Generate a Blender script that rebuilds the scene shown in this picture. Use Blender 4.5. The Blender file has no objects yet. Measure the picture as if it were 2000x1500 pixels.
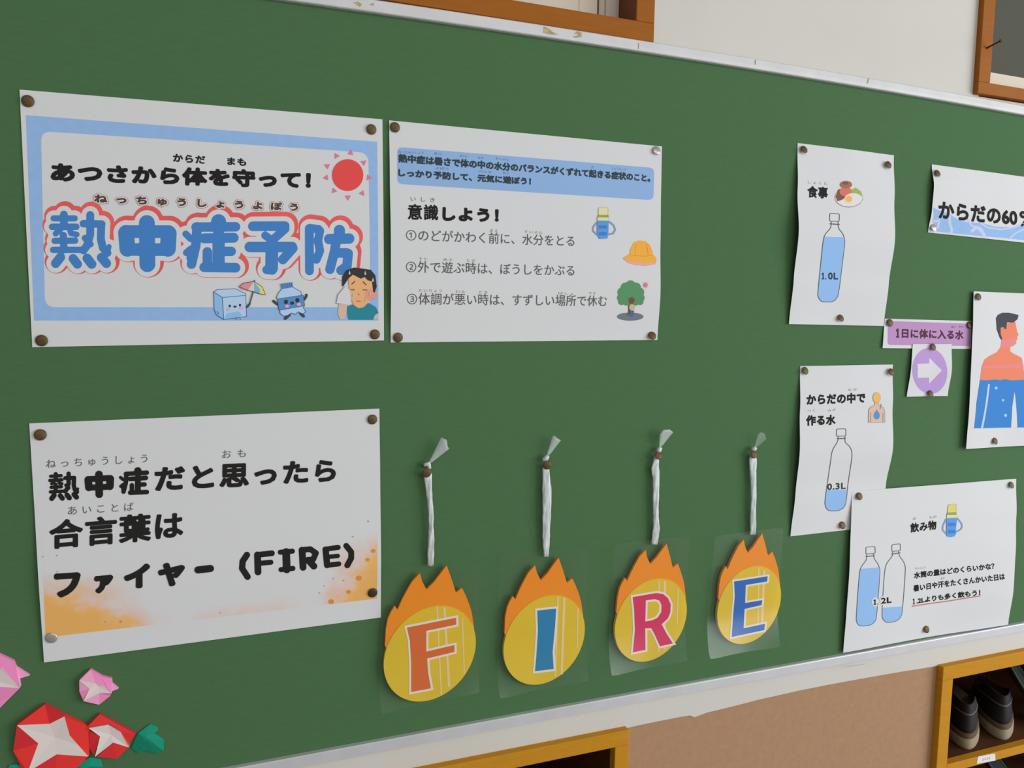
import bpy, bmesh, math, random
import numpy as np
from mathutils import Vector, Matrix
from mathutils.geometry import tessellate_polygon
random.seed(4)
sc = bpy.context.scene
COL = sc.collection

# ------------------------------------------------------------------ camera, world, light, exposure
Z0 = 0.25                                   # the board hangs at adult chest height
FPX, W, H = 1540.25, 2000, 1500             # focal length in pixels of the 2000x1500 frame
YAW, PITCH, ROLL = 0.367999451, -0.0931358792, 0.0164550967
CAM = np.array([0.346877550, -0.760137491, 1.24489753 + Z0])
def _rot(yaw, pitch, roll):
    cy, sy, cp, sp = math.cos(yaw), math.sin(yaw), math.cos(pitch), math.sin(pitch)
    f = np.array([sy*cp, cy*cp, sp]); r = np.array([cy, -sy, 0.]); u = np.cross(r, f)
    cr, sr = math.cos(roll), math.sin(roll)
    return np.array([cr*r+sr*u, -sr*r+cr*u, f])
RM = _rot(YAW, PITCH, ROLL)
cd = bpy.data.cameras.new('camera'); cam = bpy.data.objects.new('camera', cd); COL.objects.link(cam)
cd.sensor_width = 36; cd.lens = FPX/W*36; cd.clip_start = .02; cd.clip_end = 50
M = Matrix([[RM[0][i], RM[1][i], -RM[2][i], CAM[i]] for i in range(3)] + [[0, 0, 0, 1]])
cam.matrix_world = M
sc.camera = cam

world = bpy.data.worlds.new('world'); sc.world = world; world.use_nodes = True
bg = world.node_tree.nodes['Background']
bg.inputs[0].default_value = (1.0, 0.985, 0.955, 1); bg.inputs[1].default_value = 0.27
def area(name, loc, target, sx, sy, power, col):
    l = bpy.data.lights.new(name, 'AREA'); l.shape = 'RECTANGLE'; l.size = sx; l.size_y = sy; l.energy = power; l.color = col
    o = bpy.data.objects.new(name, l); COL.objects.link(o); o.location = loc
    o.rotation_euler = (Vector(target)-Vector(loc)).to_track_quat('-Z', 'Y').to_euler()
    return o
area('daylight_window_right', (3.5, -2.0, 1.6), (0.9, 0, 1.4), 2.4, 1.9, 82, (0.96, 0.98, 1.03))
area('fill_light_high', (0.9, -3.4, 2.9), (0.8, 0, 1.2), 3.0, 1.2, 31, (1.0, 0.985, 0.96))  # unseen soft fill lamp, added high in front of the board
sc.view_settings.view_transform = 'Standard'; sc.view_settings.look = 'None'
sc.view_settings.gamma = 1; sc.view_settings.use_curve_mapping = False
sc.view_settings.exposure = 0.0

# ------------------------------------------------------------------ pixel -> wall geometry
def rays(px):
    px = np.atleast_2d(np.asarray(px, float))
    return np.c_[(px[:, 0]-W/2)/FPX, -(px[:, 1]-H/2)/FPX, np.ones(len(px))] @ RM
def at(px, y=0.):
    d = rays(px); t = (y-CAM[1])/d[:, 1]
    return CAM + d*t[:, None]
def pt(x, y, depth=0.):                      # one pixel -> (x, z) on the plane y = depth
    p = at([(x, y)], depth)[0]; return p[0], p[2]

# ------------------------------------------------------------------ materials
ILL = 0.83
def lin(c):
    c = c/255.; return c/12.92 if c <= .04045 else ((c+.055)/1.055)**2.4
def alb(r, g, b, k=1.0):
    return tuple(min(.97, lin(v)/ILL*k) for v in (r, g, b)) + (1,)
MATS = {}
def mat(name, rgb, rough=.85, metal=0., spec=.25, noise=None, bump=None, k=1.0):
    if name in MATS: return MATS[name]
    m = bpy.data.materials.new(name); m.use_nodes = True; nt = m.node_tree; b = nt.nodes['Principled BSDF']
    c = alb(*rgb, k)
    b.inputs['Base Color'].default_value = c; b.inputs['Roughness'].default_value = rough
    b.inputs['Metallic'].default_value = metal; b.inputs['Specular IOR Level'].default_value = spec
    tc = nt.nodes.new('ShaderNodeTexCoord')
    if noise:
        scale, amt = noise[:2]; st = noise[2] if len(noise) > 2 else (1, 1, 1)
        mp = nt.nodes.new('ShaderNodeMapping'); mp.inputs['Scale'].default_value = st
        n = nt.nodes.new('ShaderNodeTexNoise'); n.inputs['Scale'].default_value = scale; n.inputs['Detail'].default_value = 6
        rp = nt.nodes.new('ShaderNodeValToRGB'); e = rp.color_ramp.elements
        e[0].position = .3; e[1].position = .7
        e[0].color = tuple(v*(1-amt) for v in c[:3]) + (1,); e[1].color = tuple(min(.95, v*(1+amt)) for v in c[:3]) + (1,)
        nt.links.new(tc.outputs['Object'], mp.inputs[0]); nt.links.new(mp.outputs[0], n.inputs['Vector'])
        nt.links.new(n.outputs['Fac'], rp.inputs[0]); nt.links.new(rp.outputs[0], b.inputs['Base Color'])
    if bump:
        n2 = nt.nodes.new('ShaderNodeTexNoise'); n2.inputs['Scale'].default_value = bump[0]; n2.inputs['Detail'].default_value = 4
        bp = nt.nodes.new('ShaderNodeBump'); bp.inputs['Strength'].default_value = bump[1]; bp.inputs['Distance'].default_value = .001
        nt.links.new(tc.outputs['Object'], n2.inputs['Vector']); nt.links.new(n2.outputs['Fac'], bp.inputs['Height'])
        nt.links.new(bp.outputs[0], b.inputs['Normal'])
    MATS[name] = m; return m

mat('board_green', (70, 105, 68), .95, noise=(60, .03, (1, 1, 6)), bump=(900, .25))
mat('rail_aluminium', (196, 197, 200), .38, metal=.25, spec=.5, noise=(25, .05, (1, 1, 1)))
mat('rail_face', (196, 196, 196), .55, metal=.1, noise=(40, .05, (1, 1, 1)))
mat('residue', (170, 158, 120), .9, noise=(400, .3))
mat('grime', (180, 178, 171), .9)
mat('wall_white', (197, 195, 187), .9, noise=(8, .02), bump=(250, .1))
mat('wall_tan', (163, 128, 99), .9, noise=(120, .05), bump=(400, .2))
mat('window_orange', (148, 87, 22), .6, spec=.15, noise=(30, .06, (1, 1, 8)))
mat('jamb_brown', (112, 64, 32), .6)
mat('sash_cream', (205, 195, 178), .6)
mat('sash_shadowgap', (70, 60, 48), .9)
mat('pane_grey', (84, 85, 77), .8, spec=.05)
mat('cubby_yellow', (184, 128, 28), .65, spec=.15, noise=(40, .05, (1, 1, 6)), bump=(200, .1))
mat('cubby_shade_brown', (74, 40, 18), .8, noise=(20, .1))  # darkened brown: the shade inside the cubbies is put into the colour
mat('paper', (206, 207, 208), .9, spec=.1, noise=(300, .008))
mat('paper_sticker', (215, 215, 218), .8)
mat('ink_black', (35, 34, 32), .8, spec=.15)
mat('ink_grey', (92, 93, 92), .85)
mat('ink_faint', (136, 137, 138), .85)
mat('ink_brown', (84, 62, 50), .8)
mat('ink_onblue', (52, 66, 70), .85)
mat('ink_onblue_faint', (88, 112, 146), .85)
mat('ink_onpurple', (80, 48, 68), .85)
mat('blue_pale', (143, 178, 221), .85, noise=(150, .03))
mat('blue_banner', (138, 172, 214), .85)
mat('blue_title', (66, 126, 192), .8)
mat('red_outline', (221, 92, 88), .8, noise=(28, .12))
mat('white_ink', (208, 208, 209), .9, spec=.1)
mat('thin_red', (186, 110, 104), .8)
mat('sun_red', (222, 76, 74), .8)
mat('ray_pink', (216, 118, 152), .85)
mat('outline_navy', (70, 92, 118), .85)
mat('ice_light', (176, 203, 232), .85); mat('ice_mid', (140, 184, 228), .85); mat('ice_deep', (112, 160, 212), .85)
mat('cheek_pink', (224, 168, 184), .85)
mat('umb_pink', (222, 140, 150), .85); mat('umb_yellow', (222, 210, 112), .85); mat('umb_blue', (120, 176, 214), .85); mat('umb_white', (206, 206, 190), .85)
mat('bottle_blue', (86, 140, 198), .85); mat('limb_dark', (66, 70, 70), .85)
mat('skin', (226, 172, 120), .85); mat('skin_pink', (226, 150, 130), .85); mat('skin_pale', (208, 180, 158), .85)
mat('hair', (56, 54, 54), .85); mat('shirt_teal', (42, 132, 148), .85); mat('towel', (206, 208, 212), .85); mat('drop', (190, 190, 196), .85)
mat('flask_yellow', (214, 212, 160), .85); mat('flask_olive', (146, 154, 100), .85); mat('flask_yellow2', (208, 200, 110), .85)
mat('flask_blue', (90, 148, 214), .85); mat('flask_blue2', (64, 124, 192), .85); mat('flask_loop', (128, 150, 182), .85)
mat('hat_orange', (232, 168, 70), .85); mat('hat_line', (210, 140, 54), .85); mat('hat_pink', (228, 162, 148), .85)
mat('tree_green', (88, 142, 96), .85); mat('trunk', (110, 80, 64), .85); mat('ground_grey', (112, 118, 126), .85); mat('child_cream', (196, 178, 136), .85)
mat('pants_blue', (74, 104, 160), .85); mat('mini_sun', (216, 116, 134), .85)
mat('meat', (160, 104, 84), .85); mat('tomato', (206, 112, 98), .85); mat('lettuce', (150, 172, 90), .85); mat('stew', (124, 86, 66), .85)
mat('yolk', (226, 176, 96), .85); mat('eggwhite', (214, 212, 210), .85); mat('plate_rim', (164, 148, 134), .85)
mat('water_blue', (140, 180, 226), .85); mat('bottle_line', (92, 96, 102), .85)
mat('purple', (178, 138, 182), .85); mat('purple_round', (178, 146, 202), .85)
mat('man_hair', (66, 70, 76), .85); mat('man_orange', (222, 128, 98), .85); mat('man_pink', (220, 130, 130), .85); mat('man_blue', (56, 126, 196), .85)
mat('man_bubble', (150, 192, 230), .85); mat('swirl', (186, 196, 222), .85)
mat('flame_orange', (255, 135, 24), .7, noise=(20, .03)); mat('disc_yellow', (212, 180, 44), .7, noise=(25, .04)); mat('card_white', (222, 212, 200), .8)
mat('letter_orange', (208, 102, 46), .7); mat('letter_teal', (38, 122, 166), .7); mat('letter_magenta', (204, 48, 92), .7); mat('letter_blue', (38, 98, 174), .7)
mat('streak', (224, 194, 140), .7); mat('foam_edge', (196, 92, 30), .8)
mat('tack_bronze', (92, 73, 46), .55, metal=.35, spec=.35, noise=(700, .3))
mat('tack_dark', (62, 52, 38), .5, metal=.3, spec=.4)
mat('tack_silver', (180, 178, 170), .35, metal=.6, spec=.5)
mat('ribbon_white', (188, 194, 194), .32, spec=.5, noise=(140, .3, (3, 3, .5)))
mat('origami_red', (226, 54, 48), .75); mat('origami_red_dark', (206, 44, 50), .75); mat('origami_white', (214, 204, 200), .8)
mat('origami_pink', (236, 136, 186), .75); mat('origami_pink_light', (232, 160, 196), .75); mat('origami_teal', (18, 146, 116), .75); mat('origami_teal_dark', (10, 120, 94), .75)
mat('shoe_navy', (37, 34, 34), .7, noise=(120, .15)); mat('shoe_piping', (96, 92, 90), .7); mat('shoe_sole', (144, 132, 108), .8, noise=(90, .1)); mat('shoe_band', (92, 76, 62), .8)
mat('slipper_green', (17, 28, 24), .6); mat('slipper_edge', (44, 62, 54), .6)
mat('nail_rust', (84, 46, 28), .7, metal=.3)
mat('floor_wood', (140, 136, 128), .5, noise=(6, .15, (8, 1, 1)))

def film_material():
    m = bpy.data.materials.new('laminate_film'); m.use_nodes = True; nt = m.node_tree
    nt.nodes.remove(nt.nodes['Principled BSDF']); out = nt.nodes['Material Output']
    t = nt.nodes.new('ShaderNodeBsdfTransparent'); t.inputs[0].default_value = (.985, .99, .985, 1)
    g = nt.nodes.new('ShaderNodeBsdfGlossy'); g.inputs['Roughness'].default_value = .26
    lw = nt.nodes.new('ShaderNodeLayerWeight'); lw.inputs['Blend'].default_value = .5   # Facing: the same from both sides of the film
    pw = nt.nodes.new('ShaderNodeMath'); pw.operation = 'POWER'; pw.inputs[1].default_value = 3.5; nt.links.new(lw.outputs['Facing'], pw.inputs[0])
    ma = nt.nodes.new('ShaderNodeMath'); ma.operation = 'MULTIPLY_ADD'; ma.inputs[1].default_value = .5; ma.inputs[2].default_value = .038; nt.links.new(pw.outputs[0], ma.inputs[0])
    mx = nt.nodes.new('ShaderNodeMixShader')
    nt.links.new(ma.outputs[0], mx.inputs[0]); nt.links.new(t.outputs[0], mx.inputs[1]); nt.links.new(g.outputs[0], mx.inputs[2])
    nt.links.new(mx.outputs[0], out.inputs['Surface']); MATS['laminate_film'] = m
film_material()
def tuft_material():
    m = bpy.data.materials.new('ribbon_tuft'); m.use_nodes = True; nt = m.node_tree; b = nt.nodes['Principled BSDF']
    b.inputs['Base Color'].default_value = alb(200, 208, 204); b.inputs['Roughness'].default_value = .4; b.inputs['Alpha'].default_value = .5
    MATS['ribbon_tuft'] = m
    m2 = m.copy(); m2.name = 'ribbon_tuft_thin'; m2.node_tree.nodes['Principled BSDF'].inputs['Alpha'].default_value = .17; MATS['ribbon_tuft_thin'] = m2
tuft_material()
def fire_wash():
    """printed watercolour flames: orange blotches along the lower edge of the sheet (uses the sheet's own uv)"""
    m = bpy.data.materials.new('fire_watercolour'); m.use_nodes = True; nt = m.node_tree; b = nt.nodes['Principled BSDF']; L = nt.links
    b.inputs['Roughness'].default_value = .9; b.inputs['Specular IOR Level'].default_value = .1
    uv = nt.nodes.new('ShaderNodeUVMap'); uv.uv_map = 'UVMap'
    sp = nt.nodes.new('ShaderNodeSeparateXYZ'); L.new(uv.outputs[0], sp.inputs[0])
    def math_(op, a, b_=None, clamp=False):
        n = nt.nodes.new('ShaderNodeMath'); n.operation = op; n.use_clamp = clamp
        for i, v in enumerate((a, b_)):
            if v is None: continue
            if isinstance(v, (int, float)): n.inputs[i].default_value = v
            else: L.new(v, n.inputs[i])
        return n.outputs[0]
    mp = nt.nodes.new('ShaderNodeMapping'); mp.inputs['Scale'].default_value = (3.2, 2.4, 1); L.new(uv.outputs[0], mp.inputs[0])
    ns = nt.nodes.new('ShaderNodeTexNoise'); ns.inputs['Scale'].default_value = 2.6; ns.inputs['Detail'].default_value = 7; ns.inputs['Roughness'].default_value = .62
    L.new(mp.outputs[0], ns.inputs['Vector']); nz = ns.outputs['Fac']
    u, v = sp.outputs[0], sp.outputs[1]          # v grows downwards
    left = math_('MULTIPLY', math_('MULTIPLY', math_('SUBTRACT', .30, u), 3.6, True), math_('MULTIPLY', math_('SUBTRACT', v, .60), 3.6, True))
    right = math_('MULTIPLY', math_('MULTIPLY', math_('SUBTRACT', u, .80), 5.2, True), math_('MULTIPLY', math_('SUBTRACT', v, .56), 3.0, True))
    low = math_('MULTIPLY', math_('SUBTRACT', v, .80), 3.2, True)
    tot = math_('ADD', math_('MULTIPLY', left, 1.2), math_('ADD', math_('MULTIPLY', right, 1.2), math_('MULTIPLY', low, .55)))
    fac = math_('MULTIPLY', math_('SUBTRACT', math_('MULTIPLY', tot, math_('MULTIPLY', math_('SUBTRACT', nz, .22, True), 4.2)), .10), 1.25, True)
    rp = nt.nodes.new('ShaderNodeValToRGB'); e = rp.color_ramp.elements
    e[0].position = 0; e[0].color = alb(206, 207, 208); e[1].position = .95; e[1].color = alb(224, 170, 96)
    x = rp.color_ramp.elements.new(.3); x.color = alb(214, 190, 178)
    x = rp.color_ramp.elements.new(.6); x.color = alb(224, 176, 112)
    L.new(fac, rp.inputs[0]); L.new(rp.outputs[0], b.inputs['Base Color']); MATS['fire_watercolour'] = m
fire_wash()

# ------------------------------------------------------------------ object helpers
def tag(o, label=None, cat=None, group=None, kind=None):
    if label: o['label'] = label
    if cat: o['category'] = cat
    if group: o['group'] = group
    if kind: o['kind'] = kind
    return o
def root(name, label, cat, loc, group=None, kind=None):
    o = bpy.data.objects.new(name, None); COL.objects.link(o); o.location = loc; o.empty_display_size = .02
    return tag(o, label, cat, group, kind)
def world_loc(o):
    v = Vector(o.location)
    while o.parent: o = o.parent; v += Vector(o.location)
    return v
def build(name, V, F, mats, parent=None, mi=None, smooth=False, label=None, uv=None):
    """one mesh object from world-space vertices"""
    V = np.asarray(V, float); off = np.zeros(3)
    if parent: off = np.array(world_loc(parent))
    me = bpy.data.meshes.new(name); me.from_pydata((V-off).tolist(), [], [tuple(int(i) for i in f) for f in F])
    for m in (mats if isinstance(mats, (list, tuple)) else [mats]): me.materials.append(MATS[m])
    if mi is not None: me.polygons.foreach_set('material_index', np.asarray(mi, dtype=np.int32))
    if smooth: me.polygons.foreach_set('use_smooth', [True]*len(me.polygons))
    if uv is not None:
        l = me.uv_layers.new(name='UVMap'); li = np.zeros(len(me.loops), dtype=np.int32); me.loops.foreach_get('vertex_index', li)
        l.data.foreach_set('uv', np.asarray(uv, np.float32)[li].ravel())
    me.update(); o = bpy.data.objects.new(name, me); COL.objects.link(o)
    if parent: o.parent = parent
    if label: o['label'] = label
    return o
class MB:
    """collects simple solids into one mesh"""
    def __init__(s): s.V, s.F, s.mi = [], [], []
    def add(s, V, F, m=0):
        n = len(s.V); s.V += [tuple(v) for v in V]; s.F += [tuple(i+n for i in f) for f in F]; s.mi += [m]*len(F); return s
    def box(s, x0, x1, y0, y1, z0, z1, m=0):
        V = [(x, y, z) for x in (x0, x1) for y in (y0, y1) for z in (z0, z1)]
        return s.add(V, [(0, 1, 3, 2), (4, 6, 7, 5), (0, 4, 5, 1), (2, 3, 7, 6), (0, 2, 6, 4), (1, 5, 7, 3)], m)
    def tube(s, pts, rad, n=8, m=0, flat=None, cap=True):
        pts = [Vector(p) for p in pts]; k = len(pts); rad = rad if isinstance(rad, (list, tuple)) else [rad]*k
        V = []; F = []
        for i, p in enumerate(pts):
            d = (pts[min(i+1, k-1)]-pts[max(i-1, 0)]).normalized()
            a = Vector((0, 1, 0)) if abs(d.y) < .9 else Vector((1, 0, 0))
            e1 = d.cross(a).normalized(); e2 = e1.cross(d).normalized()
            for j in range(n):
                t = 2*math.pi*j/n
                V.append(p + e1*math.cos(t)*rad[i] + e2*math.sin(t)*(rad[i] if flat is None else flat))
        for i in range(k-1):
            for j in range(n): F.append((i*n+j, i*n+(j+1) % n, (i+1)*n+(j+1) % n, (i+1)*n+j))
        if cap: F += [tuple(range(n-1, -1, -1)), tuple(range((k-1)*n, k*n))]
        return s.add(V, F, m)
    def lathe(s, prof, c, axis, n=20, m=0, sx=1., sy=1.):
        axis = Vector(axis).normalized(); a = Vector((0, 0, 1)) if abs(axis.z) < .9 else Vector((1, 0, 0))
        e1 = axis.cross(a).normalized(); e2 = axis.cross(e1); c = Vector(c); V = []; F = []
        for r, h in prof:
            for j in range(n):
                t = 2*math.pi*j/n; V.append(c + axis*h + e1*r*math.cos(t)*sx + e2*r*math.sin(t)*sy)
        for i in range(len(prof)-1):
            for j in range(n): F.append((i*n+j, i*n+(j+1) % n, (i+1)*n+(j+1) % n, (i+1)*n+j))
        F += [tuple(range(n-1, -1, -1)), tuple(range((len(prof)-1)*n, len(prof)*n))]
        return s.add(V, F, m)
    def build(s, name, mats, parent=None, smooth=False, label=None, bevel=0):
        o = build(name, s.V, s.F, mats, parent, s.mi, smooth, label)
        if bevel:
            b = o.modifiers.new('bevel', 'BEVEL'); b.width = bevel; b.segments = 2
        return o
def struct(o): o['kind'] = 'structure'; return o
def prism(poly, y0, y1):
    """(x,z) outline -> closed solid between y0 (front) and y1"""
    n = len(poly); tri = tessellate_polygon([[Vector((p[0], p[1], 0)) for p in poly]])
    V = [(p[0], y0, p[1]) for p in poly] + [(p[0], y1, p[1]) for p in poly]
    F = [tuple(t) for t in tri] + [tuple(i+n for i in t[::-1]) for t in tri] + [(i, (i+1) % n, (i+1) % n+n, i+n) for i in range(n)]
    return V, F

# ------------------------------------------------------------------ the wall
WY = 0.006                                   # face of the white wall behind the board
XL, XR = -1.6, 3.0
zB0, zB1 = 0.808+Z0, 1.5185+Z0               # visible green between the rails
zT = 1.5312+Z0; zL = 0.7955+Z0
# window openings in the white wall
w1r = pt(1273, 40, WY)[0]
w2l = pt(1913, 100, WY)[0]
w1 = (-0.02, w1r-.004, zT-.001, 2.32)
w2 = (w2l+.004, 1.84, zT-.001, 2.32)
zTan = pt(1530, 1345, WY)[1]
def wall_mesh():
    m = MB()
    xs = sorted([XL, w1[0], w1[1], w2[0], w2[1], XR]); zb = zTan
    m.box(XL, XR, WY, WY+.08, zb+.006, w1[2])
    for a, b in ((XL, w1[0]), (w1[1], w2[0]), (w2[1], XR)): m.box(a, b, WY, WY+.08, w1[2], w1[3])
    m.box(XL, XR, WY, WY+.08, w1[3], 2.6)
    # ragged lower paint edge, traced where it shows, then continued
    edge = [(1110, 1447), (1180, 1432.5), (1228, 1421), (1262, 1413.5), (1310, 1404), (1330, 1400), (1347, 1397.5), (1356, 1401), (1380, 1392), (1430, 1380), (1480, 1367), (1560, 1349), (1620, 1337), (1680, 1326), (1760, 1312), (1842, 1299), (1900, 1288), (2000, 1266)]
    P = [pt(x, y, WY) for x, y in edge]
    rnd = random.Random(2)
    pre = [(XL, zb)] + [(x, P[0][1]+rnd.uniform(-.001, .001)) for x in np.arange(XL+.1, P[0][0], .09)]
    post = [(x, P[-1][1]+rnd.uniform(-.001, .001)) for x in np.arange(P[-1][0]+.06, XR, .09)] + [(XR, zb)]
    line = pre+P+post
    V, F = prism([(XR, zb+.006), (XL, zb+.006)]+line, WY, WY+.02); m.add(V, F)
    return m
struct(wall_mesh().build('wall_back', ['wall_white']))
m = MB(); m.box(XL, XR, WY+.0015, WY+.05, 0, zTan+.012)
cub = []                                      # lower wall is cut round the cubbies: build strips between them instead
lcr = pt(1229.5, 1440, WY-.009)[0]; rcl = pt(1836, 1400, WY-.009)[0]
lowL, lowR = (-0.05, lcr), (rcl, 1.72)
m = MB()
for a, b in ((XL, lowL[0]), (lowL[1], lowR[0]), (lowR[1], XR)): m.box(a, b, WY+.0015, WY+.05, 0, zTan+.012)
struct(m.build('wall_lower', ['wall_tan']))
m = MB(); m.box(XL, XR, -5, WY, -.03, 0); struct(m.build('floor', ['floor_wood']))

# ------------------------------------------------------------------ notice board
nb = root('notice_board', 'long green felt notice board with pale metal rails fixed to the wall', 'notice board', (.75, 0, zB0))
BX0, BX1 = -.38, 1.86
m = MB(); m.box(BX0, BX1, 0, WY, zB0-.006, zB1+.006); m.build('felt_panel', ['board_green'], nb)
TOPL = [(560, 1), (720, 21.5), (900, 47.5), (1060, 71), (1240, 98), (1400, 122.5), (1560, 149.5), (1720, 176), (1840, 196.5), (2000, 223.5)]
BOTL = [(472, 1498.8), (700, 1455.2), (960, 1407.4), (1240, 1354), (1500, 1307.6), (1660, 1278.4), (1840, 1245.6), (2000, 1217.2)]
def rail(line, sgn, prof):
    """extrude a rail profile [(dy, dz)] along the slightly bowed board edge"""
    P = [pt(x, y, -.0055) for x, y in line]; co = np.polyfit([p[0] for p in P], [p[1] for p in P], 2)
    lo, hi = P[0][0], P[-1][0]
    V = []; F = []; xs = np.linspace(BX0, BX1, 41); n = len(prof)
    for x in xs:
        z = np.polyval(co, min(max(x, lo), hi))
        V += [(x, dy, z+sgn*dz) for dy, dz in prof]
    for i in range(len(xs)-1):
        for j in range(n): F.append((i*n+j, i*n+(j+1) % n, (i+1)*n+(j+1) % n, (i+1)*n+j))
    F += [tuple(range(n)), tuple(range(len(V)-n, len(V)))]
    return V, F, co
V, F, cot = rail(TOPL, 1, [(-.0003, 0), (-.0045, 0), (-.0055, .0008), (-.0058, .0042), (-.0055, .0105), (-.004, .0116), (WY, .0116), (WY, 0)])
top_rail = build('top_rail', V, F, ['rail_face'], nb, label='worn white top rail with tape marks')
V, F, cob = rail(BOTL, -1, [(-.0003, 0), (-.005, 0), (-.0056, .0006), (-.0058, .0016), (-.0046, .0024), (-.0046, .0118), (-.0036, .0122), (WY, .0122), (WY, 0)])
build('bottom_rail', V, F, ['rail_aluminium'], nb, label='silver bottom rail')
for x0 in (BX0-.012, BX1): m = MB(); m.box(x0, x0+.012, -.0055, WY, zB0-.0122, zT); m.build('end_rail', ['rail_aluminium'], nb)
def patch(name, pxs, m_, parent, depth):
    V, F = prism([pt(x, y, depth) for x, y in pxs], depth-.0002, depth+.0004); return build(name, V, F, [m_], parent)
patch('tape_residue', [(1063, 52), (1074, 57), (1078, 62), (1092, 68), (1075, 67), (1061, 64)], 'residue', nb, -.0058)
patch('tape_residue', [(1122, 66), (1128, 61), (1137, 64), (1136, 72), (1124, 74), (1118, 71), (1127, 70), (1131, 67)], 'residue', nb, -.0058)
patch('tape_residue', [(690, 5), (700, 3), (707, 9), (703, 13)], 'residue', nb, -.0058)
patch('tape_residue', [(722, 9), (731, 5), (730, 11)], 'residue', nb, -.0058)
for a, b, c, d in ((1247.6, 84, 1247, 95), (1476, 117, 1475, 126), (1697, 153, 1694, 163), (1651, 1302.8, 1690, 1296.6)):
    patch('joint_line', [(a, b), (a+1, b+.2), (c+1, d+.2), (c, d)], 'grime', nb, -.0061 if b < 800 else -.0046)

# ------------------------------------------------------------------ windows
def window1():
    fy = WY-.006; d = WY+.030
    r = struct(root('window_1', None, None, (w1r-.3, fy, zT)))
    iz = pt(1243, 40, fy)[1]; ir = pt(1243, 40, fy)[0]
    x0 = -.04; ztop = 2.34
    m = MB(); m.box(x0, w1r, fy, WY+.02, zT+.0005, iz); m.box(ir, w1r, fy, WY+.02, iz, ztop); m.box(x0, x0+.02, fy, WY+.02, iz, ztop); m.box(x0+.02, ir, fy, WY+.02, ztop-.02, ztop)
    m.build('window_frame', ['window_orange'], r, bevel=.0008)
    m = MB(); m.box(ir-.0006, ir+.004, fy+.0012, d+.03, iz, ztop-.02); m.box(x0, ir+.004, fy+.02, d+.03, iz-.004, iz)
    m.build('jamb', ['jamb_brown'], r)
    def xx(px): return pt(px, 25, d)[0]
    m = MB()
    m.box(x0+.02, xx(1130), d, d+.01, iz-.004, ztop-.02); m.box(xx(1131), xx(1166), d, d+.01, iz-.004, ztop-.02)
    m.build('sliding_sash', ['sash_cream'], r, label='cream sliding sash')
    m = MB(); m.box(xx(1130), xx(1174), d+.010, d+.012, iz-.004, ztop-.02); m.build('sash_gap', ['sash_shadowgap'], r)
    m = MB(); m.box(xx(1173), xx(1184), d+.004, d+.010, iz-.004, ztop-.02); m.box(xx(1184), xx(1203), d+.001, d+.010, iz-.004, ztop-.02); m.box(xx(1203), ir+.003, d+.003, d+.010, iz-.004, ztop-.02)
    m.build('sash_stile', ['sash_cream'], r)
window1()
def window2():
    fy = WY-.0075; d = WY+.012
    r = struct(root('window_2', None, None, (1.5, fy, zT)))
    xl = pt(1912, 150, fy)[0]; il, iz = pt(1934, 162, fy); x1 = 1.88; ztop = 2.34
    m = MB(); m.box(xl, x1, fy, WY+.02, zT+.0005, iz); m.box(xl, il, fy, WY+.02, iz, ztop); m.box(x1-.02, x1, fy, WY+.02, iz, ztop); m.box(il, x1-.02, fy, WY+.02, ztop-.02, ztop)
    m.build('window_frame', ['window_orange'], r, bevel=.0008)
    zs = pt(1968, 147, d)[1]
    m = MB(); m.box(il-.01, x1-.01, d, d+.014, iz-.012, zs); m.build('sash_rail', ['sash_cream'], r, label='white lower sash rail')
    m = MB(); m.box(il-.01, x1-.01, d+.004, d+.01, zs, ztop-.01); m.build('window_pane', ['pane_grey'], r, label='grey opaque pane')
    return fy
fy2 = window2()
nail = root('nail', 'rusty bent nail sticking out of the orange frame of the right window', 'nail', (*at([(1927, 94)], fy2)[0][:2], at([(1927, 94)], fy2)[0][2]))
a = at([(1927, 94)], fy2)[0]; b = at([(1954, 80)], fy2-.016)[0]
m = MB(); m.tube([a+np.array([0, .004, 0]), a, a+(b-a)*.5, b], [.0011, .0012, .0011, .0011], 8); m.build('shank', ['nail_rust'], nail, smooth=True)
m = MB(); dv = (b-a)/np.linalg.norm(b-a); m.lathe([(.0012, 0), (.0024, .0004), (.0024, .0012), (.001, .0016)], b-dv*.0005, dv, 12); m.build('nail_head', ['nail_rust'], nail)

# ------------------------------------------------------------------ shoe cubbies
def cubby(x0, x1, ztop, inner_x, front, label, st, dv):
    r = root('shoe_cubby', label, 'shoe cubby', ((x0+x1)/2, front+.15, 0), 'yellow shoe cubbies below the board')
    back = front+.30; z = ztop-st
    pitch = .1375; n = 7
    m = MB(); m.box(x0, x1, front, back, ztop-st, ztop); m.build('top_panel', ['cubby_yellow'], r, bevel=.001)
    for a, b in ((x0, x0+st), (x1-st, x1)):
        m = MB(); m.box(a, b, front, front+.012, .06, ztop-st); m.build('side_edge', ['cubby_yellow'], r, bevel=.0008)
        m = MB(); m.box(a+.001, b-.001, front+.012, back, .06, ztop-st); m.build('side_panel', ['cubby_shade_brown'], r)
    m = MB(); m.box(x0+.001, x1-.001, back-.006, back, .06, ztop-st); m.build('back_panel', ['cubby_shade_brown'], r)
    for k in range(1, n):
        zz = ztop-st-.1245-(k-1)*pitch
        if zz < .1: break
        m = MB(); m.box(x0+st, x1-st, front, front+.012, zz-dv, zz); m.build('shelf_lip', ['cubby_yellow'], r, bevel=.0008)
        m = MB(); m.box(x0+st, x1-st, front+.012, back-.006, zz-dv+.001, zz-.0005); m.build('shelf', ['cubby_shade_brown'], r)
    m = MB(); m.box(x0, x1, front+.01, back, 0, .06); m.build('plinth', ['cubby_shade_brown'], r)
    return r
fyc = WY-.009
zc = pt(1842, 1303.5, fyc)[1]
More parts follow.
